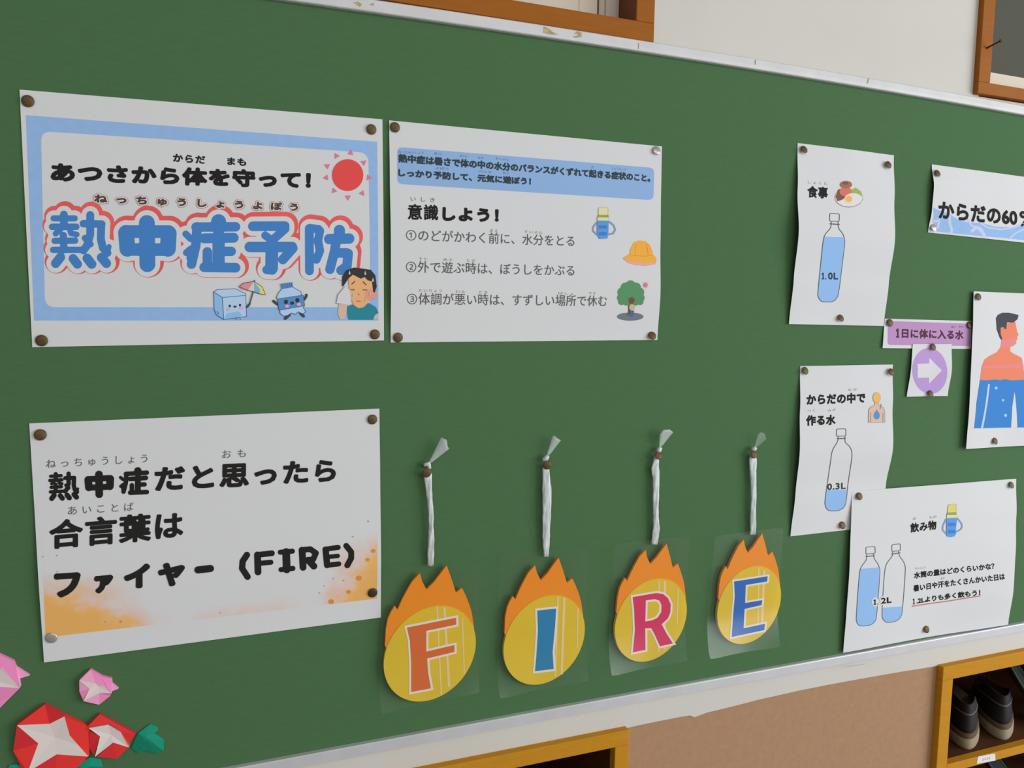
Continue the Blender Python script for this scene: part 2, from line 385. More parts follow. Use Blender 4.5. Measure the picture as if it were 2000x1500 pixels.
lx = pt(1229, 1440, fyc)[0]; lin_ = pt(1201, 1470, fyc)[0]
cubby(-.05, lx, zc, lin_, fyc, 'yellow wooden shoe cubby at the bottom centre, dark inside its opening', lx-lin_, .013)
rx = pt(1836, 1400, fyc)[0]; rin = pt(1856.5, 1400, fyc)[0]
rc = cubby(rx, 1.72, zc, rin, fyc, 'yellow wooden shoe cubby at the lower right with a pair of navy shoes', rin-rx, .013)
zshelf = zc-(rin-rx)-.1245
q = [pt(x, y, fyc) for x, y in ((1910, 1477.5), (1943, 1471.5), (1944, 1485), (1907, 1491.5))]
V, F = prism(q, fyc-.0004, fyc); st_ = build('name_sticker', V, F, ['paper_sticker'], rc, label='white paper name sticker on the shelf lip')
m = MB()
for k in range(4):
    x = q[0][0]+.009+k*.0042; z = q[0][1]-.0055
    m.box(x, x+.0026, fyc-.0005, fyc-.0004, z, z+.0006); m.box(x, x+.0026, fyc-.0005, fyc-.0004, z-.0022, z-.0016); m.box(x+.001, x+.0016, fyc-.0005, fyc-.0004, z-.003, z)
build('sticker_lettering', m.V, m.F, ['ink_faint'], st_)

def shoe(label, cx, fy, rz, s=1.0):
    """child's high-backed indoor shoe, heel towards the room, toe into the cubby"""
    z0 = zshelf
    r = root('shoe', label, 'shoe', (cx, fy, z0), 'navy shoes in the right cubby')
    L = .165*s
    def ring(t, w, z):  # half-width profile along the foot, t in 0..1
        return w
    def outline(grow, n=28):
        P = []
        for i in range(n):
            a = 2*math.pi*i/n; y = -math.cos(a); t = (y+1)/2
            wdt = (.0215+.0045*math.sin(math.pi*min(1, t*.9+.05)))*s+grow*.6
            P.append((math.sin(a)*wdt*(1.0 if t < .6 else 1.0-(t-.6)*.25), t*L-grow*math.copysign(1, .5-t)*.6))
        return P
    def loft(levels, name, mats_, parent, mi=0):
        V = []; F = []; n = 28
        for grow, z, lift in levels:
            for (x, y) in outline(grow):
                t = y/L; V.append((x, y, z+lift(t)))
        for i in range(len(levels)-1):
            for j in range(n): F.append((i*n+j, i*n+(j+1) % n, (i+1)*n+(j+1) % n, (i+1)*n+j))
        F += [tuple(range(n-1, -1, -1)), tuple(range((len(levels)-1)*n, len(levels)*n))]
        c, sn = math.cos(rz), math.sin(rz)
        V = [(cx+c*x-sn*y, fy+sn*x+c*y, z0+z*.92*s) for x, y, z in V]
        return build(name, V, F, mats_, parent, smooth=True)
    flat = lambda t: 0.
    up = lambda t: -.036*max(0, min(1, (t-.25)/.5))
    loft([(.0045, 0, flat), (.006, .004, flat), (.0055, .017, flat), (.003, .0195, flat)], 'sole', ['shoe_sole'], r)
    loft([(.0035, .0190, flat), (.0042, .021, flat), (.0042, .0265, flat), (.002, .028, flat)], 'foxing_band', ['shoe_band'], r)
    loft([(0, .027, flat), (.001, .036, lambda t: 0), (-.001, .052, lambda t: up(t)*.4), (-.004, .070, lambda t: up(t)*.9), (-.0065, .078, lambda t: up(t)*1.1), (-.010, .0785, lambda t: up(t)*1.1), (-.0115, .060, lambda t: up(t)*.7)], 'upper', ['shoe_navy'], r)
    loft([(-.0016, .060, lambda t: up(t)*.6), (-.0008, .0606, lambda t: up(t)*.6), (-.0008, .062, lambda t: up(t)*.6), (-.0018, .0626, lambda t: up(t)*.6)], 'piping', ['shoe_piping'], r)
    return r
pA = pt(1876, 1478, fyc+.03); pB = pt(1939, 1462, fyc+.035)
shoe('navy indoor shoe nearest the left wall of the right cubby, heel towards the room', pA[0]-.002, fyc+.021, -.72, .9)
shoe('navy indoor shoe standing right of its mate behind the name sticker, heel towards the room', pB[0]-.001, fyc+.022, -.72, .9)
def slipper(label, cx, fy, zb, lean):
    r = root('slipper', label, 'slipper', (cx, fy, zb), 'dark green slippers in the right cubby')
    n = 32; V = []; P = []
    for i in range(n):
        a = 2*math.pi*i/n; h = .058*(1-math.cos(a)); w = (.030+.006*math.sin(a*.5)**2)*math.sin(a)
        P.append((w, h))
    T = lambda w, d, h: (cx+w*.7+h*lean, fy+d+h*.12+w*.5, zb+.0022+h)
    V = [T(w, 0, h) for w, h in P]+[T(w, .012, h) for w, h in P]
    F = [tuple(range(n)), tuple(range(2*n-1, n-1, -1))]+[(i, (i+1) % n, (i+1) % n+n, i+n) for i in range(n)]
    build('slipper_sole', V, F, ['slipper_green'], r)
    m = MB(); m.tube([T(w, -.001, h) for w, h in P]+[T(*(P[0][0], -.001, P[0][1]))], .0016, 6, cap=False); m.build('edge_binding', ['slipper_edge'], r, smooth=True)
    return r
sx = pt(1921, 1320, fyc+.045)[0]
slipper('dark green slipper leaning on end just right of the navy shoes', sx+.132, fyc+.027, zshelf, -.80)
slipper('dark green slipper leaning on end at the right edge, right of another', sx+.208, fyc+.034, zshelf, -.80)
slipper('dark green slipper in the compartment under the navy shoes', sx+.110, fyc+.040, zshelf-.1375, -.85)

# ------------------------------------------------------------------ sheets of paper and their print
PAPERS = {}
class Paper:
    """a sheet given by its corner pixels (TL, TR, BR, BL) and a grid of stand-off heights in mm"""
    def __init__(s, key, name, label, cat, corners, hts=((.7, .7), (.7, .7)), ext=None, group=None, mat_='paper'):
        s.hts = np.array(hts, float)/1000.; s.group = group
        c = []
        for (x, y), (u, v) in zip(corners, ((0, 0), (1, 0), (1, 1), (0, 1))):
            h = s.h_uv(np.array([u]), np.array([v]))[0]; c.append(pt(x, y, -h))
        s.C = np.array(c)
        if ext:  # the sheet runs on past the photograph's edge: true width given
            for a, b in ((0, 1), (3, 2)):
                d = s.C[b]-s.C[a]; s.C[b] = s.C[a]+d/np.linalg.norm(d)*ext
        cen = s.C.mean(0)
        s.root = root(name, label, cat, (cen[0], 0, cen[1]), group)
        w, h = np.linalg.norm(s.C[1]-s.C[0]), np.linalg.norm(s.C[3]-s.C[0])
        nu, nv = max(2, int(w/.0045)), max(2, int(h/.0045))
        U, Vv = np.meshgrid(np.linspace(0, 1, nu+1), np.linspace(0, 1, nv+1)); U, Vv = U.ravel(), Vv.ravel()
        xz = s.uv2xz(U, Vv); y = -s.h_uv(U, Vv)
        V = np.r_[np.c_[xz[:, 0], y, xz[:, 1]], np.c_[xz[:, 0], y+.00022, xz[:, 1]]]; k = (nu+1)*(nv+1); F = []
        for j in range(nv):
            for i in range(nu):
                a = j*(nu+1)+i; F.append((a, a+nu+1, a+nu+2, a+1)); F.append((a+k, a+1+k, a+nu+2+k, a+nu+1+k))
        rim = [i for i in range(nu)]+[j*(nu+1)+nu for j in range(nv)]+[nv*(nu+1)+i for i in range(nu, 0, -1)]+[j*(nu+1) for j in range(nv, 0, -1)]
        for a, b in zip(rim, rim[1:]+rim[:1]): F.append((a, b, b+k, a+k))
        build('sheet', V, F, [mat_], s.root, smooth=False)
        s.n = 0; PAPERS[key] = s
    def h_uv(s, u, v):
        R, Cc = s.hts.shape
        def ax(t, n):
            t = np.clip(t, 0, 1)*(n-1); i = np.minimum(t.astype(int), n-2); f = t-i; return i, f*f*(3-2*f)
        i, fu = ax(u, Cc); j, fv = ax(v, R); g = s.hts
        return (g[j, i]*(1-fu)+g[j, i+1]*fu)*(1-fv)+(g[j+1, i]*(1-fu)+g[j+1, i+1]*fu)*fv
    def uv2xz(s, u, v):
        a, b, c, d = s.C; u = u[:, None]; v = v[:, None]
        return (a*(1-u)+b*u)*(1-v)+(d*(1-u)+c*u)*v
    def xz2uv(s, xz):
        a, b, c, d = s.C; xz = np.asarray(xz, float)
        u = np.full(len(xz), .5); v = np.full(len(xz), .5)
        for _ in range(8):
            p = s.uv2xz(u, v); du = (b-a)*(1-v)[:, None]+(c-d)*v[:, None]; dv = (d-a)*(1-u)[:, None]+(c-b)*u[:, None]
            e = xz-p; det = du[:, 0]*dv[:, 1]-du[:, 1]*dv[:, 0]
            u = u+(e[:, 0]*dv[:, 1]-e[:, 1]*dv[:, 0])/det; v = v+(du[:, 0]*e[:, 1]-du[:, 1]*e[:, 0])/det
        return u, v
    def h(s, xz): return s.h_uv(*s.xz2uv(xz))
    def px(s, pxs):
        """pixels -> (x, z) on the sheet's real surface"""
        d = rays(pxs); y = np.full(len(d), -s.hts.mean())
        for _ in range(7):
            t = (y-CAM[1])/d[:, 1]; P = CAM+d*t[:, None]; y = -s.h(P[:, [0, 2]])
        return P[:, [0, 2]]

_glyphs = {}
def glyphs(sx, spacing=1.0):
    k = (sx, spacing)
    if k not in _glyphs:
        c = bpy.data.curves.new('t', 'FONT'); c.body = sx; c.size = 1; c.resolution_u = 3; c.space_character = spacing
        o = bpy.data.objects.new('t', c); COL.objects.link(o)
        dg = bpy.context.evaluated_depsgraph_get(); me = bpy.data.meshes.new_from_object(o.evaluated_get(dg))
        V = np.array([v.co[:2] for v in me.vertices]); F = [tuple(p.vertices) for p in me.polygons]
        bpy.data.objects.remove(o); bpy.data.curves.remove(c); bpy.data.meshes.remove(me)
        lo, hi = V.min(0), V.max(0); _glyphs[k] = ((V-lo)/(hi-lo), F)
    return _glyphs[k]
def cut(V, F, step):
    """cut flat (x,z) faces along a square grid so that they can follow a curved sheet"""
    bm = bmesh.new(); vs = [bm.verts.new((p[0], p[1], 0)) for p in V]
    for f in F:
        try: bm.faces.new([vs[i] for i in f])
        except ValueError: pass
    for ax in (0, 1):
        lo, hi = V[:, ax].min(), V[:, ax].max(); n = [0, 0, 0]; n[ax] = 1
        for c in np.arange(math.ceil(lo/step)*step, hi, step):
            co = [0, 0, 0]; co[ax] = c
            bmesh.ops.bisect_plane(bm, geom=bm.verts[:]+bm.edges[:]+bm.faces[:], plane_co=co, plane_no=n, dist=1e-7)
    bm.verts.ensure_lookup_table(); bm.verts.index_update()
    V2 = np.array([v.co[:2] for v in bm.verts]); F2 = [tuple(v.index for v in f.verts) for f in bm.faces]; bm.free()
    return V2, F2
class Print:
    """one printed motif of a sheet (several inks), lying on the sheet's surface"""
    EPS = 3.0e-6
    def __init__(s, paper, name, label=None, layer=1, tf=None):
        s.p = paper; s.name = name; s.label = label; s.layer = layer; s.tf = tf or (lambda q: q)
        s.last = None; s.V, s.F, s.M, s.O = [], [], [], []; s.n = 0; s.mats = []; s.k = 0; s.uv = False
    def _add(s, xz, F, m):
        xz = np.asarray(xz, float)
        if np.ptp(xz[:, 0]) > .008 or np.ptp(xz[:, 1]) > .008: xz, F = cut(xz, F, .0055)
        s._ink(m); off = .00008*s.layer+.00004+s.EPS*s.k; s.k += 1
        s.V.append(xz); s.F += [tuple(i+s.n for i in f) for f in F]; s.M += [s.mats.index(m)]*len(F); s.O.append(np.full(len(xz), off)); s.n += len(xz)
    def _ink(s, m):
        if s.last and s.last != m: s.k += 10
        s.last = m
        if m not in s.mats: s.mats.append(m)
    def _pxs(s, pts): return [s.tf(q) for q in pts]
    def poly(s, pts, m, holes=()):
        loops = [s.p.px(s._pxs(pts))]+[s.p.px(s._pxs(h)) for h in holes]
        tri = tessellate_polygon([[Vector((a, b, 0)) for a, b in l] for l in loops])
        s._add(np.concatenate(loops), [tuple(t) for t in tri], m); return s
    def ell(s, cx, cy, rx, ry, m, tilt=0, n=28):
        c, sn = math.cos(tilt), math.sin(tilt)
        return s.poly([(cx+rx*math.cos(t)*c-ry*math.sin(t)*sn, cy+rx*math.cos(t)*sn+ry*math.sin(t)*c) for t in (2*math.pi*i/n for i in range(n))], m)
    def stroke(s, pts, w, m, closed=False, n=14):
        q = [np.array(p, float) for p in pts]
        if closed: q.append(q[0])
        for a in q[:-1] if closed else q: s.ell(a[0], a[1], w/2, w/2, m, 0, n)
        for a, b in zip(q, q[1:]):
            d = b-a; l = np.hypot(*d)
            if l < 1e-6: continue
            nn = np.array([-d[1], d[0]])/l*w/2
            s.poly([a+nn, b+nn, b-nn, a-nn], m)
        return s
    def blob(s, strokes, m, cell=1.0):
        """the exact union of round-ended strokes [(points, width)] as one flat shape (marching squares on their distance field)"""
        segs = [(np.array(P[i], float), np.array(P[i+1], float), w/2) for P, w in strokes for i in range(len(P)-1)]
        lo = np.min([np.minimum(a, b)-r for a, b, r in segs], 0)-2*cell; hi = np.max([np.maximum(a, b)+r for a, b, r in segs], 0)+2*cell
        gx = np.arange(lo[0], hi[0]+cell, cell); gy = np.arange(lo[1], hi[1]+cell, cell); X, Y = np.meshgrid(gx, gy); D = np.full(X.shape, 1e9)
        for a, b, r in segs:
            d = b-a; l2 = max(d @ d, 1e-9); t = np.clip(((X-a[0])*d[0]+(Y-a[1])*d[1])/l2, 0, 1)
            D = np.minimum(D, np.hypot(X-a[0]-t*d[0], Y-a[1]-t*d[1])-r)
        ins = D < 0; nx = len(gx); c = ins[:-1, :-1].astype(int)+ins[:-1, 1:]+ins[1:, :-1]+ins[1:, 1:]
        pts = list(np.c_[X.ravel(), Y.ravel()]); F = []
        for j, i in np.argwhere(c == 4): k = j*nx+i; F.append((k, k+1, k+nx+1, k+nx))
        edge = {}
        def cross(p, q):
            key = (min(p, q), max(p, q))
            if key not in edge:
                dp, dq = D.flat[p], D.flat[q]; f = dp/(dp-dq); edge[key] = len(pts); pts.append(pts[p]*(1-f)+pts[q]*f)
            return edge[key]
        for j, i in np.argwhere((c > 0) & (c < 4)):
            k = j*nx+i; q = (k, k+1, k+nx+1, k+nx); poly = []
            for a_, b_ in zip(q, q[1:]+q[:1]):
                if D.flat[a_] < 0: poly.append(a_)
                if (D.flat[a_] < 0) != (D.flat[b_] < 0): poly.append(cross(a_, b_))
            if len(poly) > 2: F.append(tuple(poly))
        used = sorted({v for f in F for v in f}); mp = {v: n for n, v in enumerate(used)}
        s._add2(s.p.px(s._pxs([pts[v] for v in used])), [tuple(mp[v] for v in f) for f in F], m); return s
    def text(s, t, p0, p1, p2, m, bold=0, spacing=1.0, n=10):
        """p0 bottom-left, p1 bottom-right, p2 top-left pixel of the lettering's box; bold in mm"""
        g, F = glyphs(t, spacing); o, a, b = s.p.px(s._pxs([p0, p1, p2]))
        r = bold/1000.
        ex, ez = (a-o), (b-o); lx_, lz_ = np.linalg.norm(ex), np.linalg.norm(ez)
        o2 = o+ex/lx_*r+ez/lz_*r; ex = ex*(1-2*r/lx_); ez = ez*(1-2*r/lz_)
        P = o2+g[:, :1]*ex+g[:, 1:]*ez
        s._add2(P, F, m)
        if r:
            for ring, cnt in ((1., n),) if r < .0011 else ((1., n+4), (.5, 6)):
                for i in range(cnt):
                    t_ = 2*math.pi*i/cnt; s._add2(P+np.array([math.cos(t_), math.sin(t_)])*r*ring, F, m)
        return s
    def _add2(s, P, F, m):
        s._ink(m); off = .00008*s.layer+.00004+s.EPS*s.k; s.k += 1
        s.V.append(P); s.F += [tuple(i+s.n for i in f) for f in F]; s.M += [s.mats.index(m)]*len(F); s.O.append(np.full(len(P), off)); s.n += len(P)
    def done(s, parent=None):
        xz = np.concatenate(s.V); u, v = s.p.xz2uv(xz); y = -s.p.h_uv(u, v)-np.concatenate(s.O)
        return build(s.name, np.c_[xz[:, 0], y, xz[:, 1]], s.F, s.mats, parent or s.p.root, s.M, label=s.label, uv=np.c_[u, v] if s.uv else None)
def crop(ox, oy, k): return lambda q: (ox+q[0]/k, oy+q[1]/k)
def rrect(tl, tr, br, bl, r, n=6):
    """rounded quadrilateral, corner radius r pixels"""
    C = [np.array(c, float) for c in (tl, tr, br, bl)]; P = []
    for i in range(4):
        a, b, c = C[i-1], C[i], C[(i+1) % 4]; d1 = (a-b)/np.linalg.norm(a-b)*r; d2 = (c-b)/np.linalg.norm(c-b)*r
        for k in range(n+1):
            t = k/n; P.append(tuple((b+d1)*(1-t)**2+2*b*t*(1-t)+(b+d2)*t*t))
    return P

def line(paper, name, layer, t, p0, p1, p2, m, bold=0, sp=1.0, label=None):
    d = Print(paper, name, label, layer); d.text(t, p0, p1, p2, m, bold, sp); d.done()
def one(d, x0, x1, y0, y1, m, b):
    """a slab-footed digit 1"""
    w = b/.20; xm = x0+(x1-x0)*.55; h = w/2
    d.stroke([(x0+h, y0+h+(y1-y0)*.16), (xm, y0+h), (xm, y1-h)], w*1.15, m, n=8); d.stroke([(x0+h, y1-h), (x1-h, y1-h)], w, m, n=8)
# ---- the title poster
p1 = Paper('p1', 'poster', 'white poster with blue border, red sun and huge blue outlined Japanese title', 'poster', [(38, 175), (747, 233), (750, 665), (63, 678)], [[.7, 1, .7], [1.2, 2, 2.5], [.7, 1, 1]])
d = Print(p1, 'blue_border', 'pale blue printed border', 1)
d.poly([(51, 225), (736.6, 277), (739, 626), (67, 626)], 'blue_pale', [rrect((80, 256), (720, 298), (724, 600), (88, 600), 20)[::-1]]); d.done()
d = Print(p1, 'slogan_lettering', 'bold black slogan', 2); d.text('あつさから体を守って！', (99, 355), (607, 369.5), (99, 316.5), 'ink_black', 1.05, 1.06); d.done()
line(p1, 'furigana', 2, 'からだ', (338, 316), (401, 320.5), (338, 300), 'ink_black', .34, 1.15); line(p1, 'furigana', 2, 'まも', (444, 322), (481, 324.5), (444, 307), 'ink_black', .34, 1.1)
d = Print(p1, 'outlined_furigana', 'small brown kana with thin red outline', 2)
for m_, bo in (('thin_red', 1.75), ('white_ink', 1.4), ('ink_brown', .45)):
    g = bo/.42-.45/.42
    d.text('ねっちゅうしょうよぼう', (184-g, 396.5+g), (582+g, 413+g), (184-g, 379-g), m_, bo, 2.15); d.k += 8
d.done()
NETSU = [([(525, 133), (730, 133)], 55), ([(625, 95), (625, 210)], 68), ([(510, 215), (745, 215)], 58), ([(595, 235), (545, 282)], 52), ([(680, 235), (695, 280), (750, 290)], 50),
    ([(535, 352), (735, 350)], 56), ([(620, 300), (625, 440)], 64), ([(520, 440), (800, 440)], 56), ([(882, 100), (882, 290), (850, 400), (815, 445)], 70), ([(815, 185), (995, 188)], 66),
    ([(990, 190), (985, 330), (1005, 420), (1050, 470)], 70), ([(1052, 465), (1066, 408)], 44), ([(830, 325), (885, 385)], 56),
    ([(592, 512), (545, 572)], 82), ([(715, 525), (757, 580)], 80), ([(852, 522), (897, 580)], 82), ([(992, 515), (1040, 572)], 82)]
CHU = [([(1435, 178), (1440, 580)], 140), ([(1225, 262), (1650, 262)], 112), ([(1232, 275), (1245, 430)], 140), ([(1648, 280), (1640, 430)], 140), ([(1240, 436), (1640, 438)], 112)]
SHO = [([(235, 165), (235, 220)], 132), ([(15, 218), (400, 215)], 84), ([(25, 215), (12, 400), (-30, 580)], 84), ([(-85, 285), (-40, 330)], 60), ([(-80, 468), (-35, 430)], 60), ([(-15, 440), (-40, 520)], 70),
    ([(95, 328), (382, 322)], 88), ([(235, 330), (235, 600)], 108), ([(290, 455), (358, 455)], 84), ([(125, 460), (125, 600)], 84), ([(95, 610), (400, 615)], 86)]
YO = [([(570, 210), (880, 208)], 86), ([(885, 235), (790, 320)], 76), ([(690, 300), (760, 350)], 70), ([(540, 412), (950, 412)], 94), ([(960, 425), (862, 535)], 84), ([(755, 420), (752, 620)], 112), ([(705, 635), (760, 640)], 78)]
BO = [([(1120, 232), (1122, 645)], 78), ([(1125, 228), (1210, 240)], 76), ([(1225, 255), (1205, 350), (1225, 450), (1190, 535)], 74), ([(1415, 250), (1412, 310)], 98), ([(1315, 335), (1510, 330)], 92), ([(1385, 345), (1368, 450), (1322, 630)], 84), ([(1400, 470), (1485, 470)], 86), ([(1500, 475), (1488, 600), (1430, 640)], 84)]
ALL = [([(x/5, 400+y/5) for x, y in P], w/5*1.1) for P, w in NETSU+CHU]+[([(380+x/5, 400+y/5) for x, y in P], w/5*1.1) for P, w in SHO+YO+BO]
ttl = None
for nm, lab, m_, grow, sh, ly in (('title_red_outline', 'red outer outline of the title', 'red_outline', 29, (2.2, -4.0), 2), ('title_white_outline', 'white inner outline of the title', 'white_ink', 19, (0, 0), 3), ('title_lettering', 'huge rounded blue title characters', 'blue_title', 0, (0, 0), 4)):
    d = Print(p1, nm, lab, ly)
    d.blob([([(x+sh[0], y+sh[1]) for x, y in P], w+grow) for P, w in ALL], m_, 1.2)
    d.done()
d = Print(p1, 'sun_picture', 'red sun with pink triangle rays', 3); d.tf = crop(380, 160, 5)
d.ell(1495, 910, 153, 155, 'sun_red', n=40)
for x, y in ((1385, 720), (1525, 690), (1655, 785), (1705, 935), (1640, 1090), (1498, 1130), (1360, 1065), (1283, 935), (1293, 820)):
    v = np.array([x-1495, y-910.]); v /= np.linalg.norm(v); t = np.array([-v[1], v[0]]); c = np.array([x, y])
    d.poly([c+v*30, c-v*20+t*28, c-v*20-t*28], 'ray_pink')
d.done()
d = Print(p1, 'ice_cube_picture', 'smiling pale blue ice cube with a striped parasol', 5); d.tf = crop(380, 400, 5)
d.poly([(188, 850), (270, 905), (280, 1118), (215, 1075), (192, 1020)], 'ice_mid'); d.poly([(188, 850), (225, 828), (400, 820), (500, 868), (500, 890), (272, 908)], 'ice_light')
d.poly([(272, 905), (500, 885), (508, 1090), (285, 1120)], 'ice_light'); d.poly([(320, 1060), (430, 1040), (465, 1075), (440, 1100), (290, 1112)], 'ice_mid')
for P in ([(188, 850), (225, 828), (400, 820), (500, 868), (508, 1090), (285, 1120), (215, 1075), (192, 1020), (188, 850)], [(188, 850), (272, 905), (500, 885)], [(272, 905), (285, 1120)]): d.stroke(P, 5, 'outline_navy', n=6)
d.ell(344, 988, 11, 13, 'hair'); d.ell(444, 980, 11, 13, 'hair'); d.ell(395, 994, 16, 10, 'hair'); d.ell(332, 1020, 18, 14, 'cheek_pink'); d.ell(458, 1008, 18, 14, 'cheek_pink')
d.stroke([(572, 850), (540, 960), (530, 990)], 14, 'outline_navy', n=8); d.stroke([(508, 1000), (540, 965)], 18, 'limb_dark', n=8)
d.poly([(436, 800), (480, 765), (580, 748), (520, 835), (460, 825)], 'umb_pink'); d.poly([(520, 835), (580, 748), (582, 850)], 'umb_white'); d.poly([(582, 850), (580, 748), (640, 830), (632, 868)], 'umb_blue'); d.poly([(632, 868), (640, 830), (580, 748), (660, 800), (692, 878)], 'umb_yellow')
d.stroke([(436, 800), (480, 765), (580, 748), (660, 800), (692, 878), (632, 868), (582, 850), (520, 835), (436, 800)], 5, 'limb_dark', n=6); d.stroke([(580, 748), (586, 738)], 10, 'limb_dark', n=6)
d.stroke([(225, 1040), (235, 1068)], 5, 'outline_navy', n=6); d.stroke([(412, 1112), (412, 1124)], 6, 'outline_navy', n=6); d.stroke([(446, 1110), (446, 1122)], 6, 'outline_navy', n=6)
d.done()
d = Print(p1, 'bottle_character_picture', 'smiling blue drink bottle with raised arms', 5); d.tf = crop(380, 400, 5)
B1 = [(855, 820), (955, 802), (985, 818), (1040, 850), (1042, 885), (1062, 900), (1075, 985), (1060, 1000), (1085, 1045), (1060, 1065), (1010, 1045), (985, 1070), (945, 1055), (910, 1080), (870, 1088), (835, 1060), (835, 1035), (820, 1010), (808, 920), (800, 905), (820, 860)]
d.stroke([(770, 940), (800, 965), (820, 975)], 26, 'limb_dark', n=8); d.stroke([(1070, 925), (1090, 895), (1092, 880)], 26, 'limb_dark', n=8); d.stroke([(925, 1075), (885, 1110)], 30, 'limb_dark', n=8); d.stroke([(1035, 1060), (1065, 1088)], 28, 'limb_dark', n=8)
d.poly(B1, 'ice_light'); d.stroke(B1, 5, 'outline_navy', True, 6)
d.poly([(808, 920), (1060, 882), (1075, 985), (825, 1030)], 'bottle_blue'); d.stroke([(808, 920), (1060, 882), (1075, 985), (825, 1030)], 5, 'outline_navy', True, 6)
d.poly([(838, 772), (955, 756), (960, 800), (850, 822)], 'bottle_blue')
for k in range(5): d.stroke([(858+k*22, 775-k*3), (864+k*22, 815-k*4)], 5, 'outline_navy', n=6)
d.ell(893, 948, 19, 22, 'hair'); d.ell(1004, 932, 19, 22, 'hair'); d.ell(952, 960, 18, 16, 'hair'); d.ell(902, 990, 22, 15, 'cheek_pink'); d.ell(1018, 972, 22, 15, 'cheek_pink'); d.done()
d = Print(p1, 'boy_picture', 'printed boy wiping sweat from his face with a towel', 6); d.tf = crop(380, 400, 5)
d.poly([(1410, 960), (1490, 975), (1482, 1060), (1466, 1120), (1420, 1118), (1398, 1060)], 'skin_pale'); d.poly([(1740, 1065), (1792, 1055), (1788, 1110), (1742, 1120)], 'skin_pale')
d.poly([(1488, 990), (1560, 968), (1600, 1008), (1700, 958), (1770, 1000), (1797, 1055), (1760, 1078), (1745, 1122), (1505, 1122), (1492, 1060)], 'shirt_teal')
d.ell(1752, 880, 28, 38, 'skin_pink')
d.poly([(1500, 700), (1560, 665), (1720, 690), (1750, 780), (1748, 870), (1690, 960), (1650, 1000), (1600, 1010), (1550, 975), (1515, 880)], 'skin'); d.ell(1705, 880, 42, 55, 'skin_pink')
d.poly([(1440, 790), (1440, 700), (1480, 640), (1560, 612), (1720, 635), (1765, 690), (1778, 800), (1758, 858), (1742, 850), (1732, 748), (1690, 738), (1660, 706), (1622, 722), (1545, 682), (1500, 722), (1470, 770), (1448, 800)], 'hair')
d.poly([(1470, 795), (1512, 830), (1532, 960), (1502, 976), (1383, 962), (1400, 880)], 'towel'); d.stroke([(1470, 795), (1400, 880), (1383, 962), (1440, 968)], 4, 'ink_faint', n=6)
d.stroke([(1535, 775), (1565, 748)], 8, 'hair', n=6); d.stroke([(1645, 752), (1675, 782)], 8, 'hair', n=6); d.stroke([(1525, 828), (1560, 830)], 8, 'trunk', n=6); d.stroke([(1645, 830), (1682, 832)], 8, 'trunk', n=6)
d.stroke([(1585, 940), (1620, 942)], 9, 'tomato', n=6); d.stroke([(1600, 870), (1606, 880)], 6, 'trunk', n=6)
for x, y in ((1512, 665), (1665, 668), (1712, 868), (1672, 925), (1740, 735), (1548, 885)): d.poly([(x, y-25), (x+10, y+8), (x, y+20), (x-10, y+8)], 'drop')
d.done()

# ---- the rules poster
p2 = Paper('p2', 'poster', 'white poster with pale blue banner, three numbered rules and pictures of hat and tree', 'poster', [(760, 235), (1293, 286), (1284, 664), (763, 669)], [[1, 1.2, .8], [2.5, 2, 1.2], [5, 3, 2.5], [4, 3, 5], [1, .8, 1]])
d = Print(p2, 'blue_banner', 'pale blue rounded banner', 1); d.poly(rrect((776, 287), (1278, 328), (1276, 391), (776, 359), 11), 'blue_banner'); d.done()
line(p2, 'banner_lettering', 2, '熱中症は暑さで体の中の水分のバランスがくずれて起きる症状のこと。', (777.8, 317.5), (1270, 356), (777.8, 300), 'ink_onblue', .5)
line(p2, 'banner_lettering', 2, 'しっかり予防して、元気に遊ぼう！', (777.8, 345), (1037, 362), (777.8, 329), 'ink_onblue', .5)
for t, x0, y0, x1, y1 in (('ねっちゅうしょう', 778, 299, 827, 301.5), ('あつ', 848, 302, 862, 303), ('からだ', 898, 307, 913, 308), ('なか', 933, 310, 945, 311), ('すいぶん', 967, 312, 994, 314.5), ('お', 1155, 328.5, 1160, 329), ('しょうじょう', 1195, 331, 1222, 334), ('よぼう', 851, 330.5, 876, 332.5), ('げんき', 935, 337, 960, 339), ('あそ', 982, 340, 994, 341)):
    line(p2, 'banner_furigana', 2, t, (x0, y0), (x1, y1), (x0, y0-5), 'ink_onblue_faint')
d = Print(p2, 'heading_lettering', 'bold black heading', 2); d.text('意識', (796.5, 429), (856, 430.5), (796.5, 398), 'ink_black', .45, 1.1); d.text('しよう！', (864, 431.5), (974, 434.5), (864, 404), 'ink_black', .95, 1.1); d.done()
line(p2, 'rule_lettering', 2, '①のどがかわく前に、水分をとる', (793, 470), (1121.7, 481.5), (793, 447), 'ink_grey', .06); line(p2, 'rule_lettering', 2, '②外で遊ぶ時は、ぼうしをかぶる', (793, 532), (1121.7, 539), (793, 509), 'ink_grey', .06); line(p2, 'rule_lettering', 2, '③体調が悪い時は、すずしい場所で休む', (794.7, 595), (1185, 598.5), (794.7, 571.5), 'ink_grey', .06)
line(p2, 'furigana', 2, 'いしき', (802, 392.5), (849, 395), (802, 384), 'ink_grey', 0, 2.0)
for t, x0, y0, x1, y1 in (('まえ', 957, 453, 973, 453.5), ('すいぶん', 1024, 455, 1060, 457), ('そと', 818, 508, 835, 508.5), ('あそ', 866, 509.5, 884, 510.5), ('とき', 912, 511, 928, 512), ('たいちょう', 818, 570, 863, 571), ('わる', 890, 572, 908, 573), ('とき', 936, 573, 952, 574), ('ばしょ', 1091, 575, 1120, 577), ('やす', 1150, 575, 1164, 576)):
    line(p2, 'furigana', 2, t, (x0, y0), (x1, y1), (x0, y0-5.5), 'ink_faint', 0, 1.2)
